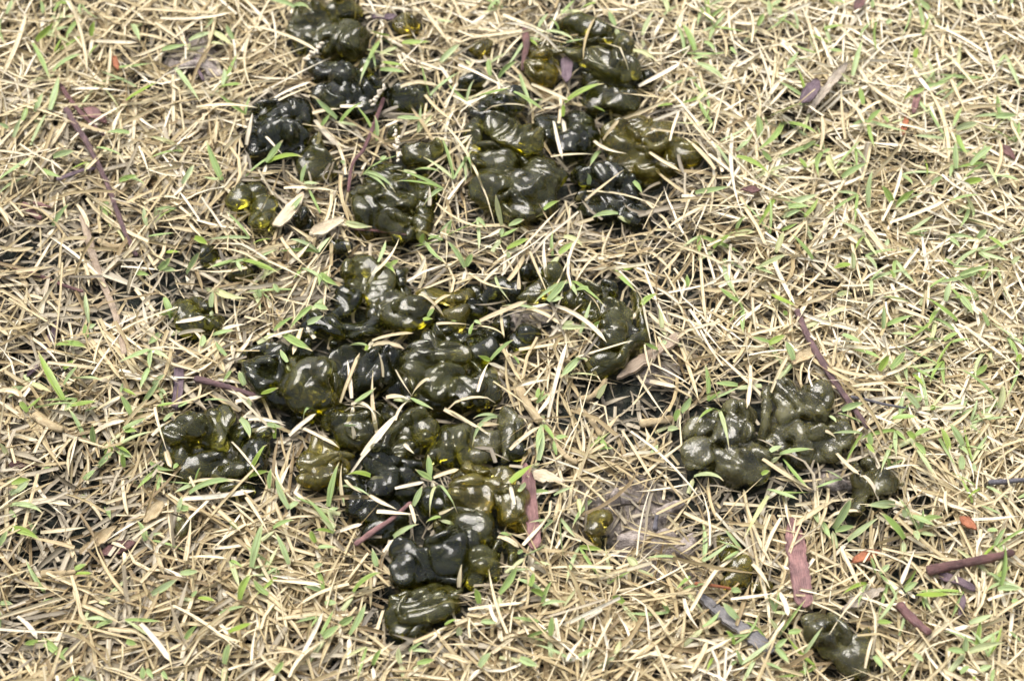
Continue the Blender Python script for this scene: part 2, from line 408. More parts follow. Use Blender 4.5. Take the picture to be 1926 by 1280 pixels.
# label, look, lobes (cx, cy, rx, ry, rot, lift mm) and folds ([points], width)  in photograph pixels
LUMPS = [
 ('olive jelly clump with a raised ridge, lying behind the clump with three knobbly crowns', 'o', [(595,48,44,40),(646,22,30,24,0,2),(662,80,30,34,-20),(600,86,40,18)], [([(614,28),(628,48),(652,74)],16)]),
 ('single small amber jelly piece on straw beside a purple leaf scrap', 'a', [(768,46,20,20)], []),
 ('dark jelly clump with knobbly crowns under crossing straw and a seed head', 'd', [(608,133,26,20,0,1),(655,150,32,26,0,3),(689,128,22,16,0,2),(640,186,42,26),(702,168,28,24,0,2),(690,206,30,16)], [([(590,150),(610,128),(640,135)],14)]),
 ('two-lobed black jelly lump with one straw lying across its top', 'd', [(768,162,26,15,0,1),(776,188,32,20)], []),
 ('large dark jelly clump with an amber rounded crest and broad shiny front lobe', 'd', [(516,216,42,28,-10,2),(560,216,26,26),(520,254,50,24,0,2),(504,278,34,20),(542,278,28,18),(470,250,12,22)], [([(480,230),(510,204),(548,206)],14)]),
 ('small olive jelly clump with a thin upright fold and a rounded yellowish foot', 'o', [(596,308,30,22)], [([(604,258),(594,278),(600,298)],18)]),
 ('flat clear jelly lobe with rolled rim behind the ridged sheet-like clump', 'o', [(741,260,16,10),(797,290,40,22,0,1)], [([(762,300),(798,312),(832,290)],12)]),
 ('small olive jelly cluster of three round beads beside a thick pale stem', 'o', [(452,379,22,27,0,2),(477,357,24,18),(501,392,17,34,15),(490,422,22,14,0,1)], []),
 ('broad sheet-like olive jelly clump with one long vertical ridge', 'o', [(700,372,42,44,0,1),(728,330,34,26),(752,362,28,40,0,2),(738,416,34,26,0,4),(797,360,20,42),(792,414,18,34),(700,415,34,20)], [([(770,316),(777,360),(778,440)],13),([(712,400),(745,392),(772,412)],12)]),
 ('small glossy black jelly bead sunk in the straw', 'd', [(574,414,16,12)], []),
 ('small glossy black jelly bead sunk in the straw', 'd', [(642,461,26,14)], []),
 ('small grey-green jelly bead under two crossed straws', 'g', [(561,471,24,16)], []),
 ('olive jelly strip with layered amber rim at the far side of the banded jelly clump', 'o', [(1088,56,30,20),(1136,70,46,16,12)], [([(1075,72),(1120,80),(1166,84)],12)]),
 ('large jelly clump with a smooth milky sloping flap over dark round beads', 'o', [(1135,112,64,24,24,5),(1174,100,28,32,0,2),(1128,180,38,22),(1168,186,24,24,0,1),(1120,154,26,15)], [([(1098,140),(1140,148),(1190,160)],14)]),
 ('squarish translucent amber jelly piece beside a twisted purple-brown bark strip', 'a', [(1022,96,34,16,0,1),(1022,126,34,28)], [([(992,102),(1020,98),(1052,104)],10)]),
 ('small pale translucent jelly scrap half covered with straw', 'a', [(906,86,16,16)], []),
 ('small black jelly lump under straw near the squarish amber jelly piece', 'd', [(890,158,24,13),(872,162,12,10)], []),
 ('dark jelly lump with rounded top behind the largest folded olive clump', 'd', [(946,200,46,22,0,2),(914,222,28,22)], []),
 ('largest folded olive jelly clump with a swirled milky crown and diagonal fold', 'o', [(962,256,54,30,25,4),(893,266,16,44),(910,324,27,28,0,1),(944,322,26,30,0,2),(1030,332,28,36,0,2),(934,376,42,34,0,1),(992,362,46,36,0,2),(974,410,36,28),(1012,388,28,26)], [([(906,286),(950,292),(996,326),(1034,372)],17),([(958,270),(990,262),(1016,290)],12)]),
 ('dark jelly lump of three shiny knobs with one straw stuck upright through it', 'd', [(1034,234,22,20),(1086,224,26,18,0,1),(1074,256,34,28,0,1),(1108,246,16,22)], []),
 ('amber-streaked wrinkled jelly clump flattened against the straw beside dark knobs', 'a', [(1169,258,32,30,0,2),(1214,236,46,17,0,1),(1232,262,34,26),(1195,290,42,24),(1230,312,52,16),(1286,290,28,26)], [([(1250,232),(1262,270),(1258,306)],12),([(1150,262),(1180,246),(1206,262)],12)]),
 ('dark shiny jelly clump crossed by two long straws below the amber-streaked clump', 'd', [(1094,318,20,24),(1142,322,46,26,0,2),(1134,360,44,22),(1180,346,28,30),(1128,386,36,16),(1186,388,30,16)], [([(1110,310),(1145,306),(1172,330)],12)]),
 ('small glossy black jelly bead sunk in the straw', 'd', [(1212,140,13,9)], []),
 ('tall dark jelly clump of stacked lobes with a milky rounded front lobe', 'o', [(682,504,28,28,0,3),(669,542,20,26,0,1),(712,540,22,36,20,3),(770,590,38,34,0,3),(744,560,26,24,0,3),(706,596,18,20)], [([(702,556),(716,524),(744,518),(760,548)],15),([(660,512),(684,490),(702,506)],12)]),
 ('dark clump of narrow fingerlike jelly lobes tucked under bent green blades', 'd', [(643,576,18,24,10),(664,574,14,22,0,1),(598,620,22,32,30),(628,622,18,28,10),(676,626,30,18,25,1),(702,622,14,14)], []),
 ('domed black jelly lump with curled rim beside a purple twig', 'd', [(495,702,40,34,0,2),(516,664,22,16,0,1)], [([(444,678),(462,652),(500,646),(536,660)],18)]),
 ('cup-shaped smooth olive jelly lobe with a yellow knob inside', 'o', [(585,726,53,46,0,2),(625,782,28,22)], [([(560,676),(552,704),(570,736),(606,752)],20,9),([(600,680),(624,700),(630,740)],14,9)]),
 ('black wet jelly lump squeezed beneath the cup-shaped jelly lobe', 'd', [(530,750,22,18),(568,782,24,9)], []),
 ('low dark jelly crumbs between the domed black lump and the fingerlike lobes', 'd', [(588,654,11,9),(631,653,9,8),(570,668,24,12)], []),
 ('black jelly mass pierced by upright dry straws beside the amber-crowned clump', 'd', [(643,692,20,36),(700,706,36,34,0,1),(741,682,30,22,0,1),(738,726,26,22),(712,670,22,16)], []),
 ('large amber-crowned jelly clump with draped folds like wet cloth', 'o', [(789,684,30,48,0,2),(816,640,24,26,0,4),(842,664,34,22,0,5),(824,712,40,32,0,3),(864,730,46,34,0,2),(908,730,28,40),(796,728,32,26),(842,752,38,14)], [([(808,620),(816,650),(842,672),(866,664)],15,9),([(868,640),(886,664),(900,690)],14,6),([(884,676),(898,700),(904,726)],12,5)]),
 ('greenish glossy jelly lump half hidden behind the amber-crowned clump', 'd', [(908,648,28,26,0,1),(878,626,40,15)], []),
 ('yellow-green jelly crest with wet dark beads below it, near a pale seed', 'a', [(821,540,32,18,10,2),(859,548,26,14,0,1),(858,584,26,18,0,1)], []),
 ('wet dark jelly beads clustered between the yellow-green crest and the clear leaf-shaped flap', 'd', [(897,572,26,20),(912,560,14,12),(937,543,20,20),(960,554,16,16),(994,520,22,17),(892,540,16,14),(798,556,15,12)], []),
 ('clear leaf-shaped jelly flap curling up next to a green blade', 'o', [(1047,520,16,17,0,3),(1024,544,34,16,-25,1),(1000,566,26,11)], []),
 ('low jelly lump with a milky patch and curled side lobe beside the crescent clump', 'o', [(1104,572,32,26),(1073,578,18,14),(1110,610,26,14)], [([(1112,546),(1128,562),(1130,590)],15)]),
 ('round black jelly ball behind the crescent-shaped clump', 'd', [(1148,549,21,18,0,1)], []),
 ('crescent-shaped olive jelly clump with a smooth curved outer wall', 'o', [(1151,598,28,28,0,1),(1164,632,32,24,0,1),(1130,682,34,20)], [([(1196,556),(1206,600),(1198,646),(1164,684),(1116,694)],24,6)]),
 ('round dark jelly ball in a hollow of brown bark and straw', 'd', [(989,632,22,22)], []),
 ('small wet black jelly beads beside the greenish lump and a bent straw', 'd', [(920,613,16,14),(943,617,13,12),(940,596,14,10),(834,606,20,14)], []),
 ('arched jelly clump with an amber hollow and a broad dark back', 'o', [(674,806,44,30),(698,780,44,20),(797,806,26,28,0,3),(752,842,30,18),(758,818,22,20)], [([(720,842),(736,806),(768,784),(806,784)],22,7)]),
 ('three-lobed amber and dark jelly lump below the amber-crowned clump', 'o', [(860,822,26,32,0,2),(829,856,24,24,0,1),(876,858,20,20)], []),
 ('dried greyish jelly veil standing over a small dark lump', 'g', [(914,826,27,22),(910,853,26,14)], [([(940,768),(956,796),(960,826),(944,862)],26,5),([(966,782),(976,800),(972,826)],20,5)]),
 ('small glossy black jelly bead sunk in the straw', 'd', [(973,850,17,12)], []),
 ('dark stacked jelly clump with a twisted clear knob on top', 'd', [(719,866,34,24,0,3),(722,916,28,26,0,1),(667,932,26,40),(690,962,40,16),(774,874,26,14),(760,897,22,13)], [([(694,858),(716,850),(742,866)],12,9)]),
 ('black jelly crumbs under straws between two large glossy clumps', 'd', [(767,926,28,13),(753,984,13,10),(715,1000,26,14)], []),
 ('amber jelly clump with parallel rolled folds lying among upright green blades', 'a', [(605,846,26,14,0,1),(584,874,24,28),(612,892,44,26,-20)], [([(563,884),(596,884),(632,858),(662,862)],18,7),([(563,904),(594,914),(630,884)],18,5)]),
 ('yellowish swirled jelly crown resting above a dark sausage lobe', 'a', [(894,928,40,36,0,3),(908,886,46,18),(946,904,18,26,10),(880,898,20,16)], [([(866,946),(886,914),(918,912),(936,950)],16,8)]),
 ('dark sausage-shaped jelly lobe beside the yellowish swirled crown', 'd', [(814,940,30,28),(848,946,28,22,0,1)], []),
 ('round clear yellow jelly ball beside a pink fallen leaf', 'a', [(963,952,31,33,0,2),(978,990,18,13),(950,982,20,13)], []),
 ('coiled olive jelly ridge draped over the big smooth black dome', 'o', [(825,994,16,18),(894,996,34,30,0,1),(908,1026,22,16)], [([(836,980),(864,968),(896,972),(914,1000)],22,8)]),
 ('big smooth black jelly dome with bright reflections beside the lone green blade', 'd', [(775,1052,40,44,0,2),(846,1036,44,34,0,3),(812,1068,28,26,0,1),(853,1082,30,26),(768,1086,34,22)], []),
 ('small looped amber jelly lobe and shiny knobs at the side of the black dome', 'o', [(911,1066,27,26,0,1),(888,1088,18,34),(932,1082,17,22)], [([(928,1054),(944,1030),(966,1040),(966,1072)],15,5)]),
 ('brown sheet of folded jelly spreading from the foot of the black dome', 'o', [(797,1138,62,38),(750,1160,22,36)], [([(736,1118),(780,1110),(830,1122),(872,1108)],15,8),([(764,1198),(796,1168),(842,1152)],26,4)]),
 ('solitary rounded dark jelly clump with deep creases and a pale crown', 'o', [(356,808,38,34,0,3),(410,786,32,20,0,3),(421,820,18,28,0,3),(398,822,16,24,0,2),(332,846,30,36),(387,866,30,20,0,2),(406,888,52,20),(440,888,24,16)], []),
 ('black beaded jelly lump attached behind a slanting straw and green sprout', 'd', [(452,820,16,16),(472,808,18,13),(491,826,14,16),(485,868,24,30,0,1),(462,866,22,26)], []),
 ('small glossy black jelly bead sunk in the straw', 'd', [(452,930,27,13)], []),
 ('small dull olive jelly scrap beneath a green stem in the straw', 'g', [(343,988,12,18)], []),
 ('dull grey wrinkled jelly clump soiled with debris beside an upright flap', 'g', [(1319,806,36,18),(1316,850,28,28,0,2),(1344,782,20,16),(1391,776,34,22,0,1),(1378,812,36,26,0,2),(1391,860,36,18,0,2),(1389,888,46,16),(1430,864,20,30)], [([(1356,798),(1378,776),(1400,790)],14),([(1366,850),(1390,840),(1416,850)],14)]),
 ('dull olive frilled jelly clump with white straw stub on its front', 'g', [(1485,754,24,24,0,2),(1534,748,32,24,0,1),(1530,776,28,26),(1483,784,26,14,0,3),(1472,814,26,20),(1504,822,28,18,0,1),(1546,832,42,20,0,1),(1583,818,20,24),(1539,852,36,15),(1466,838,28,18)], [([(1447,738,11),(1439,790,9),(1430,832,4)],17)]),
 ('heart-shaped dull jelly lump with a straw bent across it', 'g', [(1637,874,16,14),(1659,907,26,33,0,2),(1612,936,19,24),(1608,898,14,22),(1633,912,22,26)], []),
 ('upright folded amber jelly piece beside bare mud and a brown splinter', 'a', [(1372,1036,19,28,-15),(1390,1070,24,26),(1381,1094,22,11),(1424,1100,16,9)], [([(1354,1010),(1376,1040),(1402,1076)],14)]),
 ('smooth oval dull jelly lump lying alone beside a pale upright straw', 'g', [(1559,1184,41,34,20,1),(1597,1217,37,34,20,1),(1605,1248,30,16),(1630,1200,13,18)], []),
 ('small pale translucent jelly bead at the edge of the bare mud', 'a', [(1126,974,17,16,0,1),(1122,1000,17,18)], []),
 ('small beaded jelly clump on wet thatch crossed by two short straws', 'o', [(345,574,24,20,0,1),(368,602,30,20),(401,596,14,22),(368,562,20,14)], []),
 ('small olive jelly bead below a forked green blade', 'o', [(455,517,20,14)], []),
 ('small dark jelly scrap standing among straw near the forked green blade', 'd', [(391,480,18,24)], []),
 ('small glossy black jelly bead sunk in the straw', 'd', [(757,516,16,14)], []),
]
J_OBJS = []
def build_lumps():
    for li, (label, look, lobes, folds) in enumerate(LUMPS):
        es = [ell(*l) for l in lobes]
        for e, l in zip(es, lobes): e['px'] = l
        xs = [l[0] for l in lobes]; ys = [l[1] for l in lobes]
        loc = on_z(sum(xs)/len(xs), sum(ys)/len(ys), 0); loc[2] = float(ground_h(loc[0], loc[1]))-0.001
        big = [e for e in es if e['area'] >= 560]
        if not big: big = [max(es, key=lambda e: e['area'])]
        groups = [[e] for e in big]
        for e in es:
            if any(e is b for b in big): continue
            j = min(range(len(big)), key=lambda j: np.linalg.norm(big[j]['c']-e['c'])); groups[j].append(e)
        for gi, g in enumerate(groups):      # secondary bulges and hollows that keep a lobe from being a ball
            e = g[0]; r_ = np.random.default_rng(500+li*31+gi); rm = e['r'][:2].min()
            for q in range(2 if e['area'] > 900 else 1):
                ph, el_ = r_.uniform(0, 6.283), r_.uniform(.25, 1.2)
                u = np.array([math.cos(ph)*math.cos(el_), math.sin(ph)*math.cos(el_), math.sin(el_)])
                dent = q == 1 and r_.random() < .6
                c = e['c']+e['M']@(e['r']*u)*(1.12 if dent else .72)
                rad = rm*r_.uniform(.30, .42)*np.array([r_.uniform(.8, 1.7), r_.uniform(.7, 1.2), .8])
                th = r_.uniform(0, 6.28); M = np.array([[math.cos(th), -math.sin(th), 0], [math.sin(th), math.cos(th), 0], [0, 0, 1]])
                m_ = rad.max(); g.append(dict(t='e', c=c, M=M, r=rad, lo=(e['c'] if dent else c-m_), hi=(e['c'] if dent else c+m_), area=0, dent=dent))
            for q in range(2 if e['area'] > 900 else 1):   # rolled ridges running over the lobe
                p0, el_, sw = r_.uniform(0, 6.283), r_.uniform(.35, 1.15), r_.uniform(.9, 2.2)/max(.45, math.cos(r_.uniform(.2, 1.0)))
                pts = []
                for t in np.linspace(0, 1, 7):
                    ph, ee = p0+sw*t, el_+.35*math.sin(3*t+p0)
                    pts.append(e['c']+e['M']@(e['r']*np.array([math.cos(ph)*math.cos(ee), math.sin(ph)*math.cos(ee), math.sin(ee)]))*.97)
                w0 = rm*r_.uniform(.15, .24)
                rr = [w0*(.55+.45*math.sin(math.pi*(.1+.8*i/6))) for i in range(7)]
                P_ = np.array(pts); g.append(dict(t='r', segs=[(P_[i], P_[i+1], rr[i], rr[i+1]) for i in range(6)], zs=1.0, lo=P_.min(0)-w0, hi=P_.max(0)+w0, area=0))
        low = [g for g in groups if len(g[0]['px']) < 6 or g[0]['px'][5] < 3]; high = [g for g in groups if not any(g is q for q in low)]
        if not low: low, high = high, []
        body = [e for g in low for e in g if not e.get('dent')]
        if len(big) >= 3:      # the flat foot that carries the lobes
            lo = np.min([e['lo'] for e in es], 0); hi = np.max([e['hi'] for e in es], 0); c = (lo+hi)/2; c[2] = loc[2]+0.001
            c[:2] = np.mean([e['c'][:2] for e in es], 0)
            rx, ry = (hi-lo)[:2]*0.36
            body.append(dict(t='e', c=c, M=np.eye(3), r=np.array([rx, ry, 0.0042]), lo=c-np.array([rx, ry, .0042]), hi=c+np.array([rx, ry, .0042]), area=0))
        body += [e for g in low for e in g if e.get('dent')]
        parts = [('body', body)]+[('lobe', g) for g in high]
        for f in folds: parts.append(('fold', [rib(*f)]))
        rf = random.Random(77+li)
        for e in big:                         # thin curled rims along the edge of the larger lobes
            if e['area'] < 800 or rf.random() > .6: continue
            l = e['px']; a0 = rf.uniform(0, 6.283); sp = rf.uniform(1.4, 2.8); zt = (e['c'][2]-float(ground_h(e['c'][0], e['c'][1]))+e['r'][2]*rf.uniform(.35, .7))*1000; q = rf.uniform(.62, .82); ro = R(l[4]) if len(l) > 4 else 0
            pts = []
            for t in range(5):
                aa = a0+sp*t/4; u_, v_ = l[2]*q*math.cos(aa), l[3]*q*math.sin(aa)*.9
                pts.append((l[0]+u_*math.cos(ro)-v_*math.sin(ro), l[1]+u_*math.sin(ro)+v_*math.cos(ro), zt*(1 if 0 < t < 4 else .75)))
            parts.append(('fold', [rib(pts, rf.uniform(9, 13), zt, .5)]))
        wr = 0.00056 if look == 'g' else 0.00044
        single = len(parts) == 1
        root = None if single else empty('algae_clump', loc)
        for pi, (pname, prims) in enumerate(parts):
            size = max(np.max(p['hi']-p['lo']) for p in prims)
            h = 0.00055
            V, F = sdf_mesh(prims, h, 0.0007 if pname == 'fold' else 0.0010, wr if pname != 'fold' else wr*0.6, 1000+li*37+pi)
            me = mesh_np('algae_clump' if single else pname, V-loc, F); me.shade_smooth()
            o = link('algae_clump' if single else pname, me, JM[look], root)
            if single: o.location = loc; root = o
            J_OBJS.append((V, F))
        tag(root, label, 'algae clump', 'jelly algae clumps on the straw lawn')
build_lumps()
# one search tree over all jelly for laying blades on it
_o = 0; _v = []; _f = []
for V, F in J_OBJS:
    _v.append(V); _f.append(F+_o); _o += len(V)
_v = np.concatenate(_v); _f = np.concatenate(_f)
JT = BVHTree.FromPolygons(_v.tolist(), _f.tolist())
# fast lookup of the jelly's top from above, on a 1 mm grid
GX0, GY0, GN, GS = -0.30, -0.25, 600, 0.001
JTOP = np.full((GN, GN), -1.0)
_ix = np.clip(((_v[:, 0]-GX0)/GS).astype(int), 0, GN-1); _iy = np.clip(((_v[:, 1]-GY0)/GS).astype(int), 0, GN-1)
np.maximum.at(JTOP, (_ix, _iy), _v[:, 2])
MK = np.zeros((500, 340), bool)
_px, _py = to_px(_v[:, 0], _v[:, 1], _v[:, 2]); _a, _b = (_px/4).astype(int), (_py/4).astype(int)
_ok = (_a >= 0) & (_a < 500) & (_b >= 0) & (_b < 340); MK[_a[_ok], _b[_ok]] = True
def over_jelly(P):
    px, py = to_px(P[..., 0], P[..., 1], P[..., 2]); a, b = (px/4).astype(int), (py/4).astype(int)
    ok = (a >= 0) & (a < 500) & (b >= 0) & (b < 340)
    return ok & MK[np.clip(a, 0, 499), np.clip(b, 0, 339)]
def jtop(x, y):
    return JTOP[np.clip(((x-GX0)/GS).astype(int), 0, GN-1), np.clip(((y-GY0)/GS).astype(int), 0, GN-1)]
def top_at(x, y):
    return max(float(surf_h(x, y)), float(jtop(np.array([x]), np.array([y]))[0]))
def hit(px, py, lift=0.0006):
    """point of the visible surface (straw top or jelly) under a photo pixel"""
    d = ray(px, py)
    h = JT.ray_cast(Vector(CL), Vector(d))
    p = on_z(px, py, THICK)
    for _ in range(3): p = on_z(px, py, float(surf_h(p[0], p[1])))
    if h[0] is not None and h[3] < np.linalg.norm(p-CL): p = np.array(h[0])
    return p+np.array([0, 0, lift])

# ------------------------------------------------------------------ blades
NS = 5
def blade_verts(P, T, W, roll, tipk, crease, wbase=0.75, curl=None):
    """P (n,k,3) centre lines; returns verts (n,k,3,3), faces, attrs"""
    n, k, _ = P.shape
    tan = np.gradient(P, axis=1); tan /= np.linalg.norm(tan, axis=2, keepdims=True)+1e-12
    up = np.array([0, 0, 1.0]); side = np.cross(tan, up); side /= np.linalg.norm(side, axis=2, keepdims=True)+1e-9
    nor = np.cross(side, tan)
    rr = roll[:, None, None]+(0 if curl is None else curl[:, None, None]*np.linspace(-.5, .5, k)[None, :, None])
    s2 = side*np.cos(rr)+nor*np.sin(rr); n2 = np.cross(s2, tan)
    t = np.linspace(0, 1, k)
    prof = np.minimum(1, wbase+(1-wbase)*t/0.3)[None, :]*np.where(t[None, :] > tipk[:, None], 1-((t[None, :]-tipk[:, None])/(1-tipk[:, None]+1e-6))**1.3, 1)
    prof = np.maximum(prof, 0.06)
    w = (W[:, None]*prof*0.5)[..., None]
    mid = P-n2*(w*crease)
    V = np.stack([P-s2*w, mid, P+s2*w], 2)
    a = np.broadcast_to(np.array([-1., 0, 1.])[None, None], (n, k, 3))
    L = np.linalg.norm(np.diff(P, axis=1), axis=2).sum(1)
    al = np.broadcast_to((t[None]*L[:, None]*1000)[..., None], (n, k, 3))
    ti = np.broadcast_to(T[:, None, None], (n, k, 3)); tf = np.broadcast_to(t[None, :, None], (n, k, 3))
    base = np.arange(n)[:, None, None]*(k*3); r = np.arange(k-1)[None, :, None]*3; c = np.arange(2)[None, None, :]
    i0 = base+r+c
    F = np.stack([i0, i0+1, i0+4, i0+3], -1).reshape(-1, 4)
    return V.reshape(-1, 3), F, dict(tint=ti.ravel(), across=a.ravel(), along=al.ravel(), tipf=tf.ravel())

def blade_lines(x, y, z, head, pitch, L, bend, sag, k=NS):
    t = np.linspace(-0.5, 0.5, k)
    hd = head[:, None]+bend[:, None]*t[None]
    dx = np.cos(hd)*np.cos(pitch)[:, None]; dy = np.sin(hd)*np.cos(pitch)[:, None]
    dz = np.sin(pitch)[:, None]-sag[:, None]*t[None]*2
    st = (L/(k-1))[:, None]
    def acc(d):
        c = np.concatenate([np.zeros((len(d), 1)), np.cumsum((d[:, 1:]+d[:, :-1])/2*st, 1)], 1)
        return c-c.mean(1, keepdims=True)
    return np.stack([x[:, None]+acc(dx), y[:, None]+acc(dy), z[:, None]+acc(dz)], -1)

def keep_density(x, y, pw, p_jelly):
    px, py = to_px(x, y)
    keep = rng.random(len(x)) > field(px, py, BARE)*pw
    j = jtop(x, y) > -0.5
    keep &= ~(j & (rng.random(len(x)) > p_jelly))
    return keep
def scatter(n, ext):
    return rng.uniform(-ext[0], ext[0], n), rng.uniform(ext[1], ext[2], n)

def make_layer(name, label, mat, n, ext, zr, Lr, Wr, pitch_s, pw, pj, tint, clump=True, sprawl=0.0):
    x, y = scatter(n, ext)
    if clump:                                   # a third of the blades fan out from shared tufts
        m = n//3; nt_ = max(1, m//7)
        tx, ty = scatter(nt_, ext); ta = rng.uniform(0, 6.283, nt_)
        ii = rng.integers(0, nt_, m)
        x[:m] = tx[ii]+rng.normal(0, .004, m); y[:m] = ty[ii]+rng.normal(0, .004, m)
    head = rng.uniform(0, 6.283, n)
    if clump: head[:m] = ta[ii]+rng.normal(0, .55, m)
    head[m if clump else 0:] += 0
    kp = keep_density(x, y, pw, pj); x, y, head = x[kp], y[kp], head[kp]; n = len(x)
    L = np.clip(rng.gamma(5, (Lr[1]-Lr[0])/9, n)+Lr[0], Lr[0], Lr[1]*1.25); W = rng.uniform(*Wr, n)
    lay = rng.random(n)
    pitch = rng.normal(0, pitch_s, n)*(0.5+0.7*lay)
    P = blade_lines(x, y, np.zeros(n), head, pitch, L, rng.normal(0, .35, n)*np.where(rng.random(n) < .2, 3.2, 1), rng.normal(0.05, .14, n))
    kink = rng.random(n) < 0.14                 # snapped blades
    ang = rng.normal(0, 0.7, n)*kink
    c = P[:, NS//2][:, None]; rel = P[:, NS//2:]-c; ca, sa = np.cos(ang)[:, None], np.sin(ang)[:, None]
    rx = rel[..., 0]*ca-rel[..., 1]*sa; ry = rel[..., 0]*sa+rel[..., 1]*ca
    P[:, NS//2:, 0] = c[..., 0]+rx; P[:, NS//2:, 1] = c[..., 1]+ry
    z0 = ground_h(x, y)+zr[0]+(zr[1]-zr[0])*lay
    zmin = (P[:, :, 2]).min(1)
    P[:, :, 2] += (z0+np.where(z0+zmin < ground_h(x, y), ground_h(x, y)-z0-zmin, 0)*0.8)[:, None]
    # rest on jelly where an end reaches onto it
    xs, ys = P[:, :, 0], P[:, :, 1]; jt = jtop(xs.ravel(), ys.ravel()).reshape(xs.shape)
    need = np.where(jt > -0.5, jt+0.0004-P[:, :, 2], -1).max(1)
    lift = (need > 0) & (need < 0.006) & (rng.random(n) < 0.5); P[:, :, 2] += np.where(lift, need, 0)[:, None]
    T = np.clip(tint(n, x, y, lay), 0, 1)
    cov = over_jelly(P).mean(1); kp = (cov < 0.15) | (rng.random(n) < np.where(cov < .25, .5, np.where(cov < .45, .12, .01))) if pj < .1 else np.ones(n, bool)
    P, L, W, T = P[kp], L[kp], W[kp], T[kp]; n = len(P)
    tipk = np.where(rng.random(n) < .45, rng.uniform(.05, .6, n), .98)
    V, F, A = blade_verts(P, T, W, rng.normal(0, .5, n), tipk, rng.uniform(.1, .7, n)[:, None, None], .9, rng.normal(0, .5, n))
    me = mesh_np(name, V, F, A)
    o = link(name, me, mat); o['kind'] = 'stuff'
    return tag(o, label, 'straw')
EXT = (0.34, -0.27, 0.31)
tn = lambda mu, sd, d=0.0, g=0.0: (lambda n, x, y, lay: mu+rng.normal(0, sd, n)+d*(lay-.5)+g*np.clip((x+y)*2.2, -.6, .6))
make_layer('thatch_layer', 'brown decayed thatch fibres matted on the wet soil', M_THATCH, 38000, EXT, (-.0005, .0028), (.005, .020), (.0005, .0016), .12, .30, .25, tn(.45, .25))
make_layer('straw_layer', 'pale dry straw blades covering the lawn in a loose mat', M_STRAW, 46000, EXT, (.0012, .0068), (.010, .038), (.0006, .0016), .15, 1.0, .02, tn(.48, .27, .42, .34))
def sc_left(n, ext): return -.22+np.abs(rng.normal(0, .13, n)), rng.uniform(-.2, .12, n)
_s = scatter; scatter = sc_left
make_layer('weathered_straw_layer', 'grey-brown weathered straw lying on the wetter ground', M_THATCH, 3500, EXT, (.0012, .0048), (.010, .036), (.0008, .0022), .14, .8, .02, tn(.74, .2)); scatter = _s
# beyond the picture the same lawn goes on, thinner
for nm, n_, ex in (('straw_layer', 9000, (0.62, 0.31, 0.75)), ('straw_layer', 5000, (0.62, -0.55, -0.27))):
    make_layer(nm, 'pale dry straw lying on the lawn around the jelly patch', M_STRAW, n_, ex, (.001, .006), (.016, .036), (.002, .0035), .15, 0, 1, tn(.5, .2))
for sx in (-1, 1):
    def sc2(n, ext, sx=sx): return sx*rng.uniform(.34, .62, n), rng.uniform(-.27, .31, n)
    _s = scatter; scatter = sc2
    make_layer('straw_layer', 'pale dry straw lying on the lawn around the jelly patch', M_STRAW, 5000, EXT, (.001, .006), (.016, .036), (.002, .0035), .15, 0, 1, tn(.5, .2)); scatter = _s

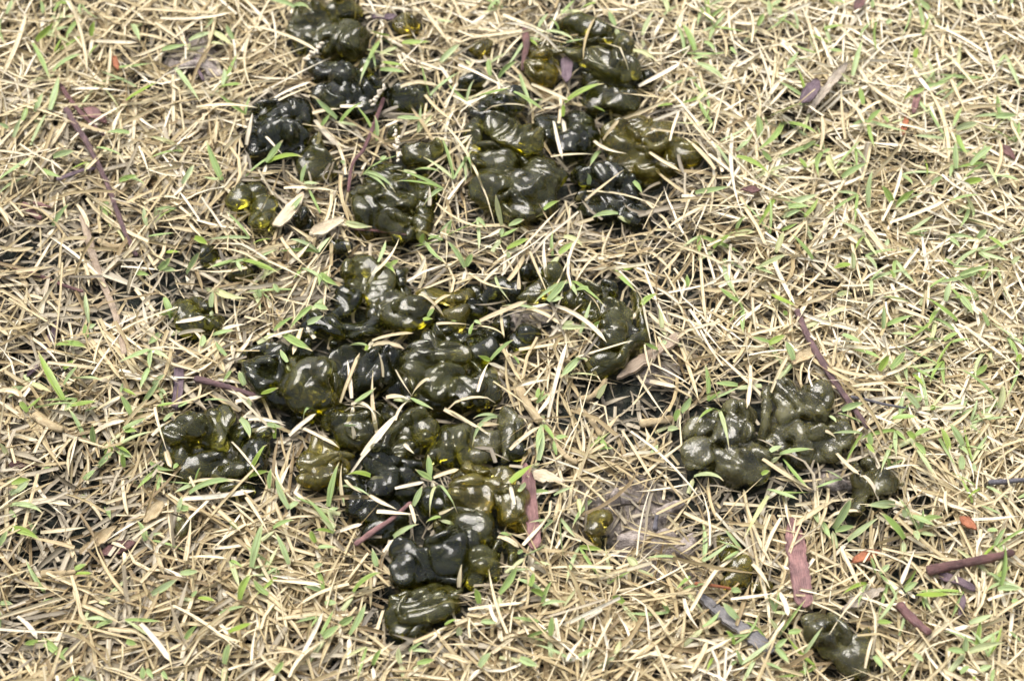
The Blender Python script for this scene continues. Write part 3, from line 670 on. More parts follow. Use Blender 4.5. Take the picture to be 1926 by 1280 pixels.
# ------------------------------------------------------------------ traced straws and green blades (zoomed crops of the photograph)
ORG = dict(A=(0, 0, 2.977), B=(640, 0, 2.977), C=(1280, 0, 2.977), D=(0, 430, 2.977), E=(640, 430, 2.977), F=(1280, 430, 2.977), G=(0, 850, 2.977), H=(1280, 850, 2.977), M=(640, 760, 2.91))
def parse(d):
    out = []
    for k, s in d.items():
        ox, oy, sc = ORG[k]
        for it in s.split(';'):
            v = it.split()
            if len(v) < 2: continue
            out.append([(ox+float(a.split(',')[0])/sc, oy+float(a.split(',')[1])/sc) for a in v])
    return out
GREEN = dict(
A="185,255 285,465;205,245 310,125;300,415 470,310;285,630 335,420;200,640 245,520;80,785 120,665;130,690 150,600;50,735 -10,695;0,1020 200,880;705,580 890,465;985,395 1125,585;1225,505 1365,480;1250,490 1255,385;910,295 1060,255;1060,245 1190,190;1190,190 1310,265;1310,240 1265,140;1165,260 1260,260;745,150 785,240;515,220 535,120;40,95 75,0;245,90 225,0;305,80 360,0;1245,1025 1155,790;1245,1020 1130,995;1025,1045 1090,925;540,840 700,890;730,760 590,750;670,1030 780,990;700,1005 820,1045;300,895 425,850;240,965 350,1000;300,1280 395,1140;825,1280 810,1160;1490,925 1585,790;1500,925 1695,885;1690,1035 1720,920;1700,1040 1790,1035;1630,1200 1700,1100;1800,720 1850,640;1890,680 1760,550;1630,70 1740,65;1650,55 1480,0",
B="270,215 150,170;165,345 230,225;345,255 510,240;560,365 675,250;235,365 360,375;225,405 375,415;320,675 470,675;0,700 135,575;545,130 640,135;840,440 830,330;885,455 1000,350;1110,170 1170,80;1150,195 1310,235;1250,260 1365,230;1255,590 1475,475;1245,670 1245,585;970,530 1145,630;1090,580 1140,560;780,550 960,500;420,965 560,970;230,910 260,880;30,930 0,905;905,1280 870,1095;940,1280 1030,1235;1140,1190 1230,1130;1390,1050 1385,975;1640,1030 1690,1090;1560,1210 1400,1230;830,70 885,0;1690,215 1760,60;1810,100 1900,30;1540,160 1500,60;1640,300 1770,350;1860,600 1770,605;1480,640 1410,600;730,380 700,340;1800,0 1830,90;1350,60 1440,20;30,1260 180,1275",
C="80,300 0,130;130,250 190,300;90,370 250,465;60,345 130,325;580,415 670,395;800,180 920,150;835,295 910,295;960,440 1020,220;570,700 410,860;570,700 770,760;440,790 425,640;490,730 465,650;310,860 410,740;310,890 500,985;510,920 450,840;670,865 760,790;700,950 660,885;790,870 840,835;790,870 780,1010;820,880 895,1010;900,1010 1060,915;1050,1180 1080,950;80,1095 290,1050;600,1165 780,1095;600,1175 730,1165;690,1230 770,1110;590,1230 680,1185;1050,695 1130,620;1160,700 1130,650;1210,1170 1320,1070;1200,1180 1380,1090;1185,1160 1120,1040;1540,740 1670,695;1525,720 1580,600;1550,770 1610,880;1540,960 1540,790;1620,940 1755,820;1500,1145 1680,1100;1590,1040 1700,1010;1760,1000 1900,1025;1400,1050 1470,995;1640,1220 1590,1100;1780,660 1770,530;1760,670 1890,650;1285,545 1370,500;1430,545 1530,500;1350,405 1290,330;1310,340 1330,270;1020,600 1000,490;1390,70 1330,0;500,100 490,0;505,50 570,0;430,160 470,80;600,380 660,290;280,280 320,320;850,20 930,30;1070,60 1070,0;90,580 160,500;1150,150 1180,110;1730,30 1800,20",
D="830,60 985,30;1090,65 1165,95;930,145 1010,135;890,245 960,165;905,240 990,240;1045,270 1125,135;1320,190 1160,230;1320,190 1570,260;1330,200 1355,245;760,265 840,270;505,560 480,360;500,570 540,540;490,625 480,530;970,530 920,390;900,500 990,475;1185,455 1195,350;1205,350 1390,395;1190,610 1320,575;1130,670 1135,595;1270,725 1205,630;1535,585 1650,495;1750,450 1620,575;1760,440 1840,460;1720,545 1815,490;1790,265 1785,330;1795,265 1905,330;1460,400 1440,340;1560,370 1530,310;840,690 660,755;850,690 840,790;845,790 785,910;865,700 950,735;810,985 900,850;860,890 930,820;300,670 490,675;360,970 215,690;360,890 445,770;415,850 575,855;360,800 420,740;180,880 290,920;200,1015 430,985;400,1000 550,970;480,1035 550,1000;160,1040 110,970;160,1020 240,940;740,1060 670,930;680,930 690,865;690,910 770,945;690,1135 830,1060;660,1230 870,1140;700,1140 770,1140;530,1220 520,1100;590,1280 640,1230;640,1220 740,1275;920,1090 980,1030;1000,1010 1060,975;880,1010 990,980;1345,1075 1400,1175;1400,1010 1395,950;1370,890 1340,800;1540,1190 1510,1090;1500,1110 1590,1120;1460,935 1560,895;1610,760 1570,680;1590,605 1750,690;45,1280 0,1200;900,600 830,655",
E="215,200 255,70;245,205 310,260;280,220 330,180;480,90 590,200;450,100 470,30;490,75 570,40;700,235 590,70;705,225 740,140;895,60 1000,0;900,50 910,0;930,130 1060,60;945,180 930,130;1225,155 1310,80;1250,60 1360,110;1160,420 1270,290;1170,420 1250,390;1580,245 1660,215;1390,345 1310,355;1240,570 1390,560;1250,560 1310,530;1410,570 1455,520;1690,440 1780,370;1800,570 1780,440;1780,690 1700,645;1800,660 1830,635;725,605 750,530;750,530 790,545;650,530 620,520;490,510 530,450;465,525 520,510;840,750 770,715;840,750 975,625;1000,770 960,710;1340,740 1230,840;1330,740 1380,745;155,670 50,660;150,690 140,660;80,985 200,895;390,960 520,1015;1440,965 1495,870;1130,1110 1100,1270;1140,1110 1200,1190;1200,1190 1280,1170;1210,1280 1195,1180;1100,960 1110,890;1870,1090 1900,1010;1830,1135 1900,1125;1440,1180 1500,1250;1740,1275 1780,1210;30,1115 100,1105",
F="180,125 310,20;300,50 420,25;530,150 575,20;740,190 610,30;430,235 600,150;415,230 530,265;40,340 35,260;330,430 210,330;500,380 650,440;590,500 580,460;500,650 390,610;630,750 580,630;490,660 590,600;320,890 180,870;0,1040 60,940;820,500 930,440;900,605 1020,650;970,690 1120,735;1110,810 1170,710;1175,795 1260,685;1130,590 1135,430;1150,555 1310,490;1180,600 1310,600;1545,530 1360,385;1370,630 1490,620;1470,640 1560,590;1500,655 1630,625;1560,275 1740,215;1480,420 1510,300;1390,345 1500,270;1530,220 1470,170;1770,985 1540,790;1780,1020 1800,870;1650,830 1720,760;1330,1020 1240,910;1250,905 1345,905;1330,980 1330,920;1410,1030 1405,990;900,1030 1030,980;830,1060 870,1090;1575,1225 1500,1090;1310,1170 1405,1125;1500,1250 1450,1110;1690,1170 1610,1100;1310,1215 1370,1280;1060,1225 1055,1140;1040,1215 1090,1265;1310,1190 1260,1140;550,1275 745,1240;500,1260 570,1220;1660,70 1720,10;1720,60 1820,130;1850,210 1905,160;1880,760 1905,700;880,380 960,370;950,215 850,230;965,240 960,130;1190,290 1170,230;1720,560 1680,460;1560,390 1640,490;1660,1080 1760,1050;1180,1075 1330,1060;1150,110 1160,60;870,390 920,360;1270,420 1120,390",
G="550,100 640,0;660,0 750,35;700,100 690,10;470,170 540,100;320,110 240,95;60,250 170,160;45,190 180,160;0,540 45,440;60,340 100,375;60,310 240,345;55,440 230,500;205,470 155,390;480,280 460,240;1060,245 1310,170;1000,350 1020,250;1060,330 990,320;820,510 765,385;1620,330 1545,135;1620,330 1680,285;1510,220 1520,95;1750,310 1640,250;1410,660 1475,400;1420,660 1480,635;1345,840 1415,690;1505,810 1420,710;1620,640 1540,450;1530,440 1650,385;1330,440 1280,390;1770,520 1740,440;1840,320 1900,60;1840,335 1900,315;850,810 1000,710;1010,690 1120,670;1075,825 1110,780;1110,830 1210,840;1280,1020 1420,960;1260,1200 1290,1070;1040,1060 1110,970;430,690 520,680;420,670 490,630;235,1060 380,1180;350,1140 400,1100;0,860 75,855;0,1000 5,890;1810,1050 1905,970;1800,1030 1870,880;1780,545 1890,540;1760,660 1810,630;1820,860 1890,850;1540,1250 1590,1170;710,1070 770,1080;800,1280 800,1200;820,1230 860,1280;910,1240 945,1280;230,1070 130,1080;600,320 620,380;560,850 620,850;1000,80 970,100",
H="490,255 350,500;480,220 660,270;530,240 735,230;570,50 720,215;70,150 240,165;450,140 500,110;855,445 955,260;860,455 980,420;740,340 800,440;780,400 840,490;1250,500 1110,340;1200,305 1030,305;930,510 1110,370;1290,370 1430,420;1340,390 1470,370;1260,380 1240,320;1320,0 1420,140;1570,110 1570,10;1640,120 1640,60;1090,690 1060,580;1110,690 1170,630;1110,690 1170,740;1110,950 1220,760;1100,960 1190,960;1250,790 1330,730;1310,810 1520,800;1790,760 1810,500;1770,780 1905,775;1610,970 1755,910;1590,1130 1595,1030;1610,1130 1820,1070;1590,1130 1480,1110;1300,1140 1360,1180;1230,1280 1290,1170;1560,1250 1620,1200;1670,1230 1750,1195;1080,1150 1130,1220;120,990 220,890;320,950 230,840;530,1110 600,1045;530,1110 610,1190;600,1020 680,1000;280,785 340,790;1850,840 1905,855;300,1200 290,1170;1310,450 1330,500;1710,450 1780,445",
M="930,440 1060,330;980,490 1005,430;1005,840 1140,765;990,830 975,800;870,1050 970,880;1060,880 1160,885;760,1105 735,1010;505,425 410,360;490,410 480,280;400,570 450,450;170,405 40,390;200,900 175,790;70,1040 230,925;50,1275 140,1090;0,1220 80,1165;290,740 430,660;550,630 470,650;570,1220 640,1180;650,1280 650,1220;770,1200 860,1205;1040,1010 1060,920;1110,1060 1030,1020;940,730 870,710;1150,1280 1160,1160;1085,320 1110,130;180,1440 230,1340;420,1430 520,1400;760,1450 830,1360;980,1400 1090,1440;1300,1390 1390,1330;1500,1380 1530,1290;1330,1180 1290,1260;1550,1100 1480,1060;1620,900 1560,840;330,1430 320,1330")
STRAW = dict(
A="385,0 490,415;770,60 1300,85;900,110 1300,75;0,270 160,215;25,410 150,80;595,510 620,260;180,500 580,465;400,505 720,520;400,800 680,600;630,765 700,600;115,820 370,940;0,850 250,900;1100,610 1440,610;1560,570 1860,455;1540,560 1740,465;1725,540 1830,610;1750,645 1905,615;1380,820 1415,640;1490,775 1590,880;1205,810 1220,650;780,830 840,1000;770,655 900,740;1255,865 1375,750;430,1150 500,1280;95,590 430,700;1390,155 1800,310;1130,350 1400,330;1400,200 1470,580;1590,1060 1900,1080;520,240 770,245;520,55 680,140;870,140 1020,240",
B="460,50 630,270;660,370 960,520;670,645 1020,490;800,635 1080,625;515,660 680,930 870,1280;700,870 740,770;1070,480 1280,570;1180,890 1420,870;1420,800 1600,865;1470,800 1560,680;1370,1130 1590,955;1380,1080 1780,1165;1670,495 1905,360;1640,290 1860,300;1455,250 1570,290 1615,400;340,495 440,475 550,485;1195,690 1245,900;1730,860 1900,960;540,1150 800,1280;910,90 1190,200;0,610 130,600;280,240 400,200;480,780 660,810;500,1160 500,1050;1845,800 1900,620",
C="660,20 700,200 790,415;1000,410 1190,220;270,60 310,280;220,180 250,330;1420,150 1710,305;1480,310 1680,540;1280,370 1400,520;1040,480 1330,620;920,790 900,480;290,760 350,1220;350,1000 620,1130;1170,1260 1490,1125;1390,510 1500,920;1130,1240 1240,930;780,850 790,650;20,640 230,880;180,760 320,320;530,990 690,800;1460,985 1670,1110;860,380 970,370;1380,750 1210,700;940,560 1030,700;500,540 610,420;20,20 200,130;1500,420 1600,640;1760,990 1780,780;560,250 640,330",
D="680,225 890,235;780,80 880,240;890,245 1040,230;1340,130 1720,290;1575,60 1720,220;1620,200 1740,80;1400,150 1600,90;500,620 680,850;275,690 570,765;150,380 340,510;140,600 350,800;480,230 500,330;700,1110 830,960;870,1000 945,1280;1380,1060 1600,1090;1390,1075 1600,1105;1300,640 1310,760;1190,640 1260,810;985,530 1150,500;1000,600 1150,580;760,350 990,600;665,470 870,590;920,600 1130,740;670,800 1000,850;700,830 1170,840;1690,560 1640,710;1500,620 1690,570;1680,1130 1900,1230;1620,1170 1770,1040;0,920 130,950;0,1140 220,1190;1300,1205 1500,1460;1240,570 1380,540;190,250 300,60;0,115 190,110;210,690 340,960;110,980 200,830;860,1000 1200,910;500,1180 700,1080",
E="440,380 580,495;505,470 620,375;540,545 730,545;780,530 1045,410;770,560 920,605;940,300 1030,150;800,310 900,210;720,250 975,345;1000,350 1000,240;1060,140 1165,380;1155,280 1150,60;1045,450 1230,540;1200,440 1490,640;1370,370 1455,470;1320,725 1640,630;1000,690 1420,620;770,925 830,760;255,950 390,960;310,800 400,940;500,850 400,940;310,1080 380,970;580,1020 835,1160;120,1280 320,1040;65,960 40,740;0,980 110,700;240,840 215,700;205,1150 185,800;80,1190 60,1090;30,1030 230,1050;60,990 200,1080;600,1020 870,980;180,640 410,590;180,660 360,680;770,1105 890,1100;1000,890 1170,850;950,1250 1120,1110;1090,1060 1210,870;1160,1090 1270,640;1270,740 1260,590;1690,400 1760,740;1560,250 1700,370;1730,860 1880,890;1470,1165 1570,1040;1760,340 1900,430;1300,240 1770,190;390,320 480,160;180,270 330,60",
F="110,160 140,520;280,100 275,360;520,190 640,430;370,410 410,240;300,560 460,420;680,440 870,370;200,510 320,680;50,460 240,700;850,780 880,620;850,785 1150,830;1150,830 1300,745;950,885 1320,865;1300,750 1580,620;1030,0 1160,160;1780,300 1900,620;1110,180 1320,120;900,20 1060,130;1590,560 1870,770;780,540 960,570;1200,450 1500,560;1640,170 1700,40;1530,240 1905,255;810,1140 870,1180;1350,1010 1600,1000;390,770 370,1010;30,960 150,760;1460,1150 1640,1010",
G="430,690 450,890;460,860 690,970;970,865 1330,1110;60,310 400,305;230,460 480,425;45,490 45,180;200,180 360,360;130,1080 430,1080;230,1060 450,990;630,520 710,545;380,490 430,620;870,520 920,690;1040,620 1070,370;700,660 695,560;1050,600 1270,600;840,780 640,850;1190,310 1350,450;1060,180 1440,185;1040,270 1430,220;1250,260 1560,410;1050,320 1310,410;1410,1200 1440,960;1620,1270 1820,1060;1690,1150 1810,900;790,970 960,1180;1530,730 1800,745;1380,410 1180,550;1420,680 1560,770;500,290 590,450;100,930 210,1050;690,150 720,360;930,0 960,90;1320,1280 1560,1150;880,120 1030,150",
H="10,340 260,450;30,495 390,280;400,630 500,770;870,20 1000,130;1000,140 1110,290;590,250 620,440;470,520 490,330;640,420 870,270;900,530 960,670;730,880 830,600;600,760 820,810;960,620 1090,760;1300,1140 1580,910;1230,740 1310,550;1090,1100 1230,1270;1030,1220 1100,980;330,1020 440,1000;20,820 100,990;820,380 1040,360;1700,460 1660,600;1430,640 1620,600;550,800 600,920;280,830 540,790;470,1130 590,940;60,1240 150,1060;1480,230 1500,370;1150,100 1340,80;1720,830 1900,790;1600,20 1640,160",
M="60,380 320,60;20,560 10,330;300,470 460,430;510,410 650,360;160,510 310,580;200,600 430,610;540,605 620,570;380,560 410,660;870,895 1060,895;860,730 980,790;350,220 405,275;590,40 820,170;30,420 120,490;650,1010 665,880;700,1130 1000,1090;1000,780 1164,600;0,700 120,660;820,1100 860,1200;100,1440 300,1300;560,1380 700,1420;900,1330 1060,1400;1240,1410 1330,1280")

def laid_curve(pts, lift0, lift1, k=7, arch=0.0):
    Q = [hit(p[0], p[1]) for p in pts]
    Q[0][2] += lift0
    # the far end rises along its own line of sight
    e = Q[-1]; d = ray(*pts[-1]); e = e-d*(lift1/max(-d[2], .2)); Q[-1] = e
    Q = np.array(Q); m = len(Q)
    t = np.linspace(0, m-1, k); i = np.minimum(t.astype(int), m-2); f = (t-i)[:, None]
    P = Q[i]*(1-f)+Q[i+1]*f
    u = np.linspace(0, 1, k)
    ho = np.random.default_rng(int(abs(pts[0][0]*13+pts[0][1]*7))).normal(0, 0.045)*np.linalg.norm(P[-1]-P[0])
    dirx = P[-1]-P[0]; sd = np.array([-dirx[1], dirx[0], 0])/(np.linalg.norm(dirx[:2])+1e-9)
    P = P+sd[None]*(ho*4*u*(1-u))[:, None]
    need = max(max(top_at(p[0], p[1])+0.0003-p[2] for p in P[1:-1]), 0)
    P[:, 2] += (min(need, .006)+arch)*(4*u*(1-u))**0.6
    return P
SB = random.Random(5)
def one_blade(name, P, W, tint, mat, tipk, parent=None, crease=.35, roll=None, org=None, wbase=.75):
    V, F, A = blade_verts(P[None], np.array([tint]), np.array([W]), np.array([SB.gauss(0, .35) if roll is None else roll]), np.array([tipk]), np.array([[[crease]]]), wbase, np.array([SB.gauss(0, .4)]))
    org = P[0] if org is None else org
    me = mesh_np(name, V-org, F, A); me.shade_smooth()
    o = link(name, me, mat, parent)
    if parent is None: o.location = org
    return o
n_straw = 0
def straw_label(P, t, bent):
    L = np.linalg.norm(P[-1]-P[0]); px, py = to_px(P[3:4, 0], P[3:4, 1], P[3, 2])
    c = 'brownish' if t < .55 else 'golden' if t < .74 else 'pale' if t < .9 else 'bleached cream'
    z = 'long' if L > .026 else 'short' if L < .015 else 'middling'
    ov = over_jelly(P).mean()
    w = 'lying across dark jelly' if ov > .45 else 'touching the edge of dark jelly' if ov > .1 else 'over wet dark soil' if field(px, py, BARE)[0] > .4 else 'on top of the straw mat'
    return f"{'kinked ' if bent else ''}{z} {c} dry straw blade {w}"
for pts in parse(STRAW):
    P = laid_curve(pts, SB.uniform(0, .0012), SB.uniform(.0005, .0035), arch=SB.uniform(0, .0008))
    if np.linalg.norm(P[-1]-P[0]) < .004: continue
    o = one_blade('straw_blade', P, SB.uniform(.0012, .0021), (tt := min(1, max(.25, SB.gauss(.78, .17)))), M_STRAW, SB.choice([.98, .98, .1, .3, .5]))
    tag(o, straw_label(P, tt, pts if len(pts) > 2 else None), 'straw', 'loose dry straw blades'); n_straw += 1
while n_straw < 300:
    px, py = SB.uniform(20, 1900), SB.uniform(20, 1260)
    if field(np.array([px]), np.array([py]), BARE)[0] > .5: continue
    a = SB.uniform(0, 6.28); l = SB.uniform(60, 125)
    if JT.ray_cast(Vector(CL), Vector(ray(px, py)))[0] is not None: continue
    pts = [(px, py), (px+l*math.cos(a), py+l*math.sin(a)*.8)]; P = laid_curve(pts, 0, SB.uniform(0, .003))
    o = one_blade('straw_blade', P, SB.uniform(.0011, .0020), (tt := min(1, max(.2, SB.gauss(.70, .2)))), M_STRAW, SB.choice([.98, .1, .4]))
    tag(o, straw_label(P, tt, pts if len(pts) > 2 else None), 'straw', 'loose dry straw blades'); n_straw += 1

# green sprouts: blades that share a base are one sprout
blades = [b for b in parse(GREEN)]
sprouts = []
for b in blades:
    for s in sprouts:
        if len(s) < 4 and math.dist(s[0][0], b[0]) < 15: s.append(b); break
    else: sprouts.append([b])
sprouts.sort(key=lambda s: -max(math.dist(*b[:2]) for b in s))
small = []
for si, s in enumerate(sprouts):
    base = hit(*s[0][0], -.001)
    big = max(math.dist(*b[:2]) for b in s)
    root = empty('grass_sprout', base) if si < 300 else None
    tints = []
    for b in s:
        l = math.dist(b[0], b[1])
        P = laid_curve(b, .0012, min(.011, .001+l*.0002*SB.uniform(.2, .55)), arch=l*.0002*SB.uniform(.04, .12))
        tint = min(1, max(0, SB.gauss(.50, .28))); tints.append(tint)
        W = SB.uniform(.0019, .0029)*(0.75+.25*min(1, l/50))
        if root is None: small.append((P, tint, W)); continue
        one_blade('blade', P, W, tint, M_GREEN, SB.uniform(.3, .6), root, .55, None, base, .62)
    if root is None: continue
    # pale sheath that carries the blades
    d = np.array(hit(*s[0][1]))-base; d[2] = 0; d /= np.linalg.norm(d)+1e-9
    a = SB.gauss(0, .6); d = np.array([d[0]*math.cos(a)-d[1]*math.sin(a), d[0]*math.sin(a)+d[1]*math.cos(a), 0])
    Ls = SB.uniform(.004, .010); u = np.linspace(-1, .12, 5)
    P2 = base+np.outer(u*Ls, d); P2[:, 2] = base[2]-.0016*np.abs(u)+.0008
    one_blade('sheath', P2, SB.uniform(.0014, .0020), SB.uniform(.88, 1), M_GREEN if SB.random() < .35 else M_STRAW, .98, root, -.5, 0, base, .85)
    nb = len(s); mt = sum(tints)/nb
    c = 'bright yellow-green' if mt < .3 else 'fresh green' if mt < .55 else 'grey-green' if mt < .8 else 'pale faded green'
    px, py = to_px(P[3:4, 0], P[3:4, 1], P[3, 2])
    w = 'over dark jelly' if over_jelly(P).mean() > .3 else 'over wet dark soil' if field(px, py, BARE)[0] > .4 else 'in the dry straw'
    k = f"single {'short' if big < 40 else 'medium' if big < 58 else 'long'} {c} grass blade" if nb == 1 else f"forked {c} grass sprout with two blades" if nb == 2 else f"{c} grass sprout with several spreading blades"
    tag(root, f"{k} {w}", 'grass sprout', 'green grass sprouts in the straw')
for _ in range(380):
    px = 1926*SB.random()**.8; py = SB.uniform(0, 1280)
    if JT.ray_cast(Vector(CL), Vector(ray(px, py)))[0] is not None: continue
    if field(np.array([px]), np.array([py]), BARE)[0] > .6: continue
    a = SB.uniform(0, 6.283)
    for q in range(SB.choice([1, 1, 2, 2, 3])):
        l = SB.uniform(30, 95); aa = a+q*SB.uniform(.4, 1.3)
        small.append((laid_curve([(px, py), (px+l*math.cos(aa), py+l*math.sin(aa)*.85)], -.001, SB.uniform(0, .003), arch=.0006), min(1, max(0, SB.gauss(.6, .3))), SB.uniform(.0010, .0018)))
if small:
    Pn = np.array([p for p, t, w in small]); n = len(Pn)
    V, F, A = blade_verts(Pn, np.array([t for p, t, w in small]), np.array([w for p, t, w in small]), rng.normal(0, .35, n), rng.uniform(.3, .6, n), np.full((n, 1, 1), .5), .62)
    me = mesh_np('short_green_grass', V, F, A); me.shade_smooth(); o = link('short_green_grass', me, M_GREEN); o['kind'] = 'stuff'
    tag(o, 'short green grass tips scattered through the dry straw', 'grass')

# ------------------------------------------------------------------ twigs, stems, leaves, bark
def PX(k, *c):
    ox, oy, sc = ORG[k]
    return [(ox+a/sc, oy+b/sc) for a, b in c]
def laid_path(pts, lift, k):
    Q = np.array([hit(p[0], p[1], lift) for p in pts]); n = len(Q)
    out = []
    for t in np.linspace(0, n-1, k):
        i = min(int(t), n-2); f = t-i
        p0, p1, p2, p3 = Q[max(i-1, 0)], Q[i], Q[i+1], Q[min(i+2, n-1)]
        out.append(0.5*((2*p1)+(-p0+p2)*f+(2*p0-5*p1+4*p2-p3)*f*f+(-p0+3*p1-3*p2+p3)*f**3))
    return np.array(out)
def tube(name, label, cat, pts, wpx, mat, lift=.0008, twist=0.0, flat=1.0, taper=(.9, .6), lobes=0, lobe_amp=0.0, knots=0.07, k=None, group=None, parent=None):
    s = mpp(*pts[0]); L = sum(math.dist(pts[i], pts[i+1]) for i in range(len(pts)-1))
    k = k or max(8, int(L/5)); m = 12
    P = laid_path(pts, lift, k); P[:, 2] += 0.25*wpx*s
    tan = np.gradient(P, axis=0); tan /= np.linalg.norm(tan, axis=1, keepdims=True)
    side = np.cross(tan, [0, 0, 1.]); side /= np.linalg.norm(side, axis=1, keepdims=True); nor = np.cross(side, tan)
    u = np.linspace(0, 1, k); rr = np.random.default_rng(int(L*7)+k)
    rad = .5*wpx*s*(taper[0]+(taper[1]-taper[0])*u)*(1+knots*np.interp(u, np.linspace(0, 1, 9), rr.normal(0, 1, 9)))
    rad[0] *= .55; rad[-1] *= .45
    th = np.linspace(0, 2*math.pi, m, endpoint=False)
    ph = th[None]+twist*u[:, None]*L/40
    rw = rad[:, None]*(1+lobe_amp*np.abs(np.sin(lobes*ph/2)) if lobes else np.ones((1, m)))
    rw = rw*(1+rr.normal(0, .07, (k, m)))
    V = P[:, None]+side[:, None]*(rw*np.cos(th))[..., None]+nor[:, None]*(rw*np.sin(th)*flat)[..., None]
    i = np.arange(k*m).reshape(k, m); F = np.stack([i[:-1], np.roll(i[:-1], -1, 1), np.roll(i[1:], -1, 1), i[1:]], -1).reshape(-1, 4)
    V = V.reshape(-1, 3); V = np.vstack([V, P[0], P[-1]]); c0, c1 = k*m, k*m+1
    caps = [[c0, (j+1) % m, j, j] for j in range(m)]+[[c1, (k-1)*m+j, (k-1)*m+(j+1) % m, (k-1)*m+(j+1) % m] for j in range(m)]
    al = np.append(np.repeat(u*L*.2, m), [0, L*.2]); ac = np.append(np.tile(np.cos(th)*2, k), [0, 0])
    org = P[0].copy()
    me = bpy.data.meshes.new(name); me.from_pydata((V-org).tolist(), [], [list(map(int, f)) for f in F]+[list(map(int, c[:3])) for c in caps])
    for a, v in (('along', al), ('across', ac)):
        at = me.attributes.new(a, 'FLOAT', 'POINT'); at.data.foreach_set('value', v.astype(np.float32))
    me.shade_smooth()
    o = link(name, me, mat); o.location = org
    return tag(o, label, cat, group)
def slab(name, label, cat, pts, wpx, mat, thick=.0006, lift=.0006, cup=.25, tips=(.35, .35), rough=.06, vein=True, group=None):
    """flat strip with thickness: fallen leaf, bark or husk; cup > 0 lifts its margins"""
    s = mpp(*pts[0]); L = sum(math.dist(pts[i], pts[i+1]) for i in range(len(pts)-1)); k = max(9, int(L/5)); m = 9
    P = laid_path(pts, lift, k); tan = np.gradient(P, axis=0); tan /= np.linalg.norm(tan, axis=1, keepdims=True)
    side = np.cross(tan, [0, 0, 1.]); side /= np.linalg.norm(side, axis=1, keepdims=True); nor = np.cross(side, tan)
    rr = np.random.default_rng(int(L*11)+int(wpx)); u = np.linspace(0, 1, k)
    pr = np.minimum(1, np.minimum((u/max(tips[0], 1e-3))**.6 if tips[0] else 1, ((1-u)/max(tips[1], 1e-3))**.6 if tips[1] else 1)); pr = np.maximum(pr, .05)
    W = .5*wpx*s*pr*(1+rr.normal(0, rough, k)); v = np.linspace(-1, 1, m)
    z = cup*W[:, None]*v[None]**2
    if vein: z = z-.0003*np.exp(-(v[None]/.12)**2)
    z = z+rr.normal(0, .00014, (k, m))+.0005*np.sin(u*9+rr.uniform(0, 6))[:, None]*v[None]
    top = P[:, None]+side[:, None]*(W[:, None]*v[None])[..., None]+nor[:, None]*z[..., None]
    bot = top-nor[:, None]*thick
    V = np.concatenate([top.reshape(-1, 3), bot.reshape(-1, 3)]); i = np.arange(k*m).reshape(k, m); o2 = k*m
    F = np.stack([i[:-1, :-1], i[:-1, 1:], i[1:, 1:], i[1:, :-1]], -1).reshape(-1, 4)
    B = F[:, ::-1]+o2
    def wall(e): return np.stack([e[1:], e[:-1], e[:-1]+o2, e[1:]+o2], -1)
    F = np.vstack([F, B, wall(i[:, 0]), wall(i[::-1, -1]), wall(i[0, ::-1]), wall(i[-1])])
    al = np.tile(np.repeat(u*L*.2, m), 2); ac = np.tile(np.tile(v, k), 2)*2
    org = P[0].copy(); me = mesh_np(name, V-org, F, dict(along=al, across=ac)); me.shade_smooth()
    o = link(name, me, mat); o.location = org
    return tag(o, label, cat, group)

tube('twig', 'long twisted purple twig slanting down through the straw beside a red leaf', 'twig', PX('A', (370, 620), (430, 720), (500, 830), (560, 950), (610, 1060), (690, 1280), (770, 1450)), 11, M_TWIG, twist=2.2, lobes=4, lobe_amp=.35)
tube('twig', 'straight purple-red stem under the red leaf scrap', 'twig', PX('A', (330, 470), (380, 550), (450, 640), (530, 720), (590, 775)), 11, M_REDSTEM)
tube('twig', 'thin dark red stem on the wet black thatch', 'twig', PX('D', (-10, 203), (120, 240), (240, 282), (350, 325), (470, 365)), 9, M_REDSTEM)
tube('stalk', 'long tan dry stalk lying across the wet dark thatch', 'stalk', PX('D', (465, -60), (510, 120), (560, 280), (640, 470), (700, 720)), 15, M_TAN, flat=.6, lobes=3, lobe_amp=.2, knots=.08)
tube('twig', 'short rough dark purple twig pointing at the domed black jelly lump', 'twig', PX('D', (1090, 850), (1250, 890), (1360, 925), (1450, 950)), 12, M_TWIG, lobes=5, lobe_amp=.3, twist=1, knots=.12)
tube('twig', 'reddish braided twig ending near the frilled jelly clump', 'twig', PX('F', (650, 470), (690, 570), (740, 670), (860, 870), (940, 980), (1050, 1130)), 12, M_TWIG, twist=2.6, lobes=4, lobe_amp=.4, knots=.1)
tube('twig', 'thin blue-grey twig branching off beside the reddish braided twig', 'twig', PX('F', (950, 950), (1030, 965), (1130, 990), (1300, 1020)), 7, M_GREYTWIG)
tube('twig', 'curved mauve stem hanging from the seed head between jelly clumps', 'twig', PX('B', (245, 560), (190, 710), (130, 850), (70, 930), (45, 1090)), 9, M_REDSTEM, flat=.6)
tube('bark_strip', 'twisted purple-brown bark strip beside the squarish amber jelly piece', 'bark', PX('B', (1025, 170), (1045, 250), (1030, 330), (1020, 410)), 11, M_MAROON, lobes=3, lobe_amp=.4, twist=2, knots=.15)
tube('bark_strip', 'short flat mauve bark strip lying next to the long twisted twig', 'bark', PX('A', (320, 1020), (450, 970), (540, 955)), 11, M_PURPLE, flat=.5)
tube('stick', 'thick dark maroon stick lying diagonally with one paler end', 'stick', PX('H', (1370, 692), (1500, 660), (1660, 630), (1860, 585)), 19, M_MAROON, taper=(1.1, .75), lift=.002)
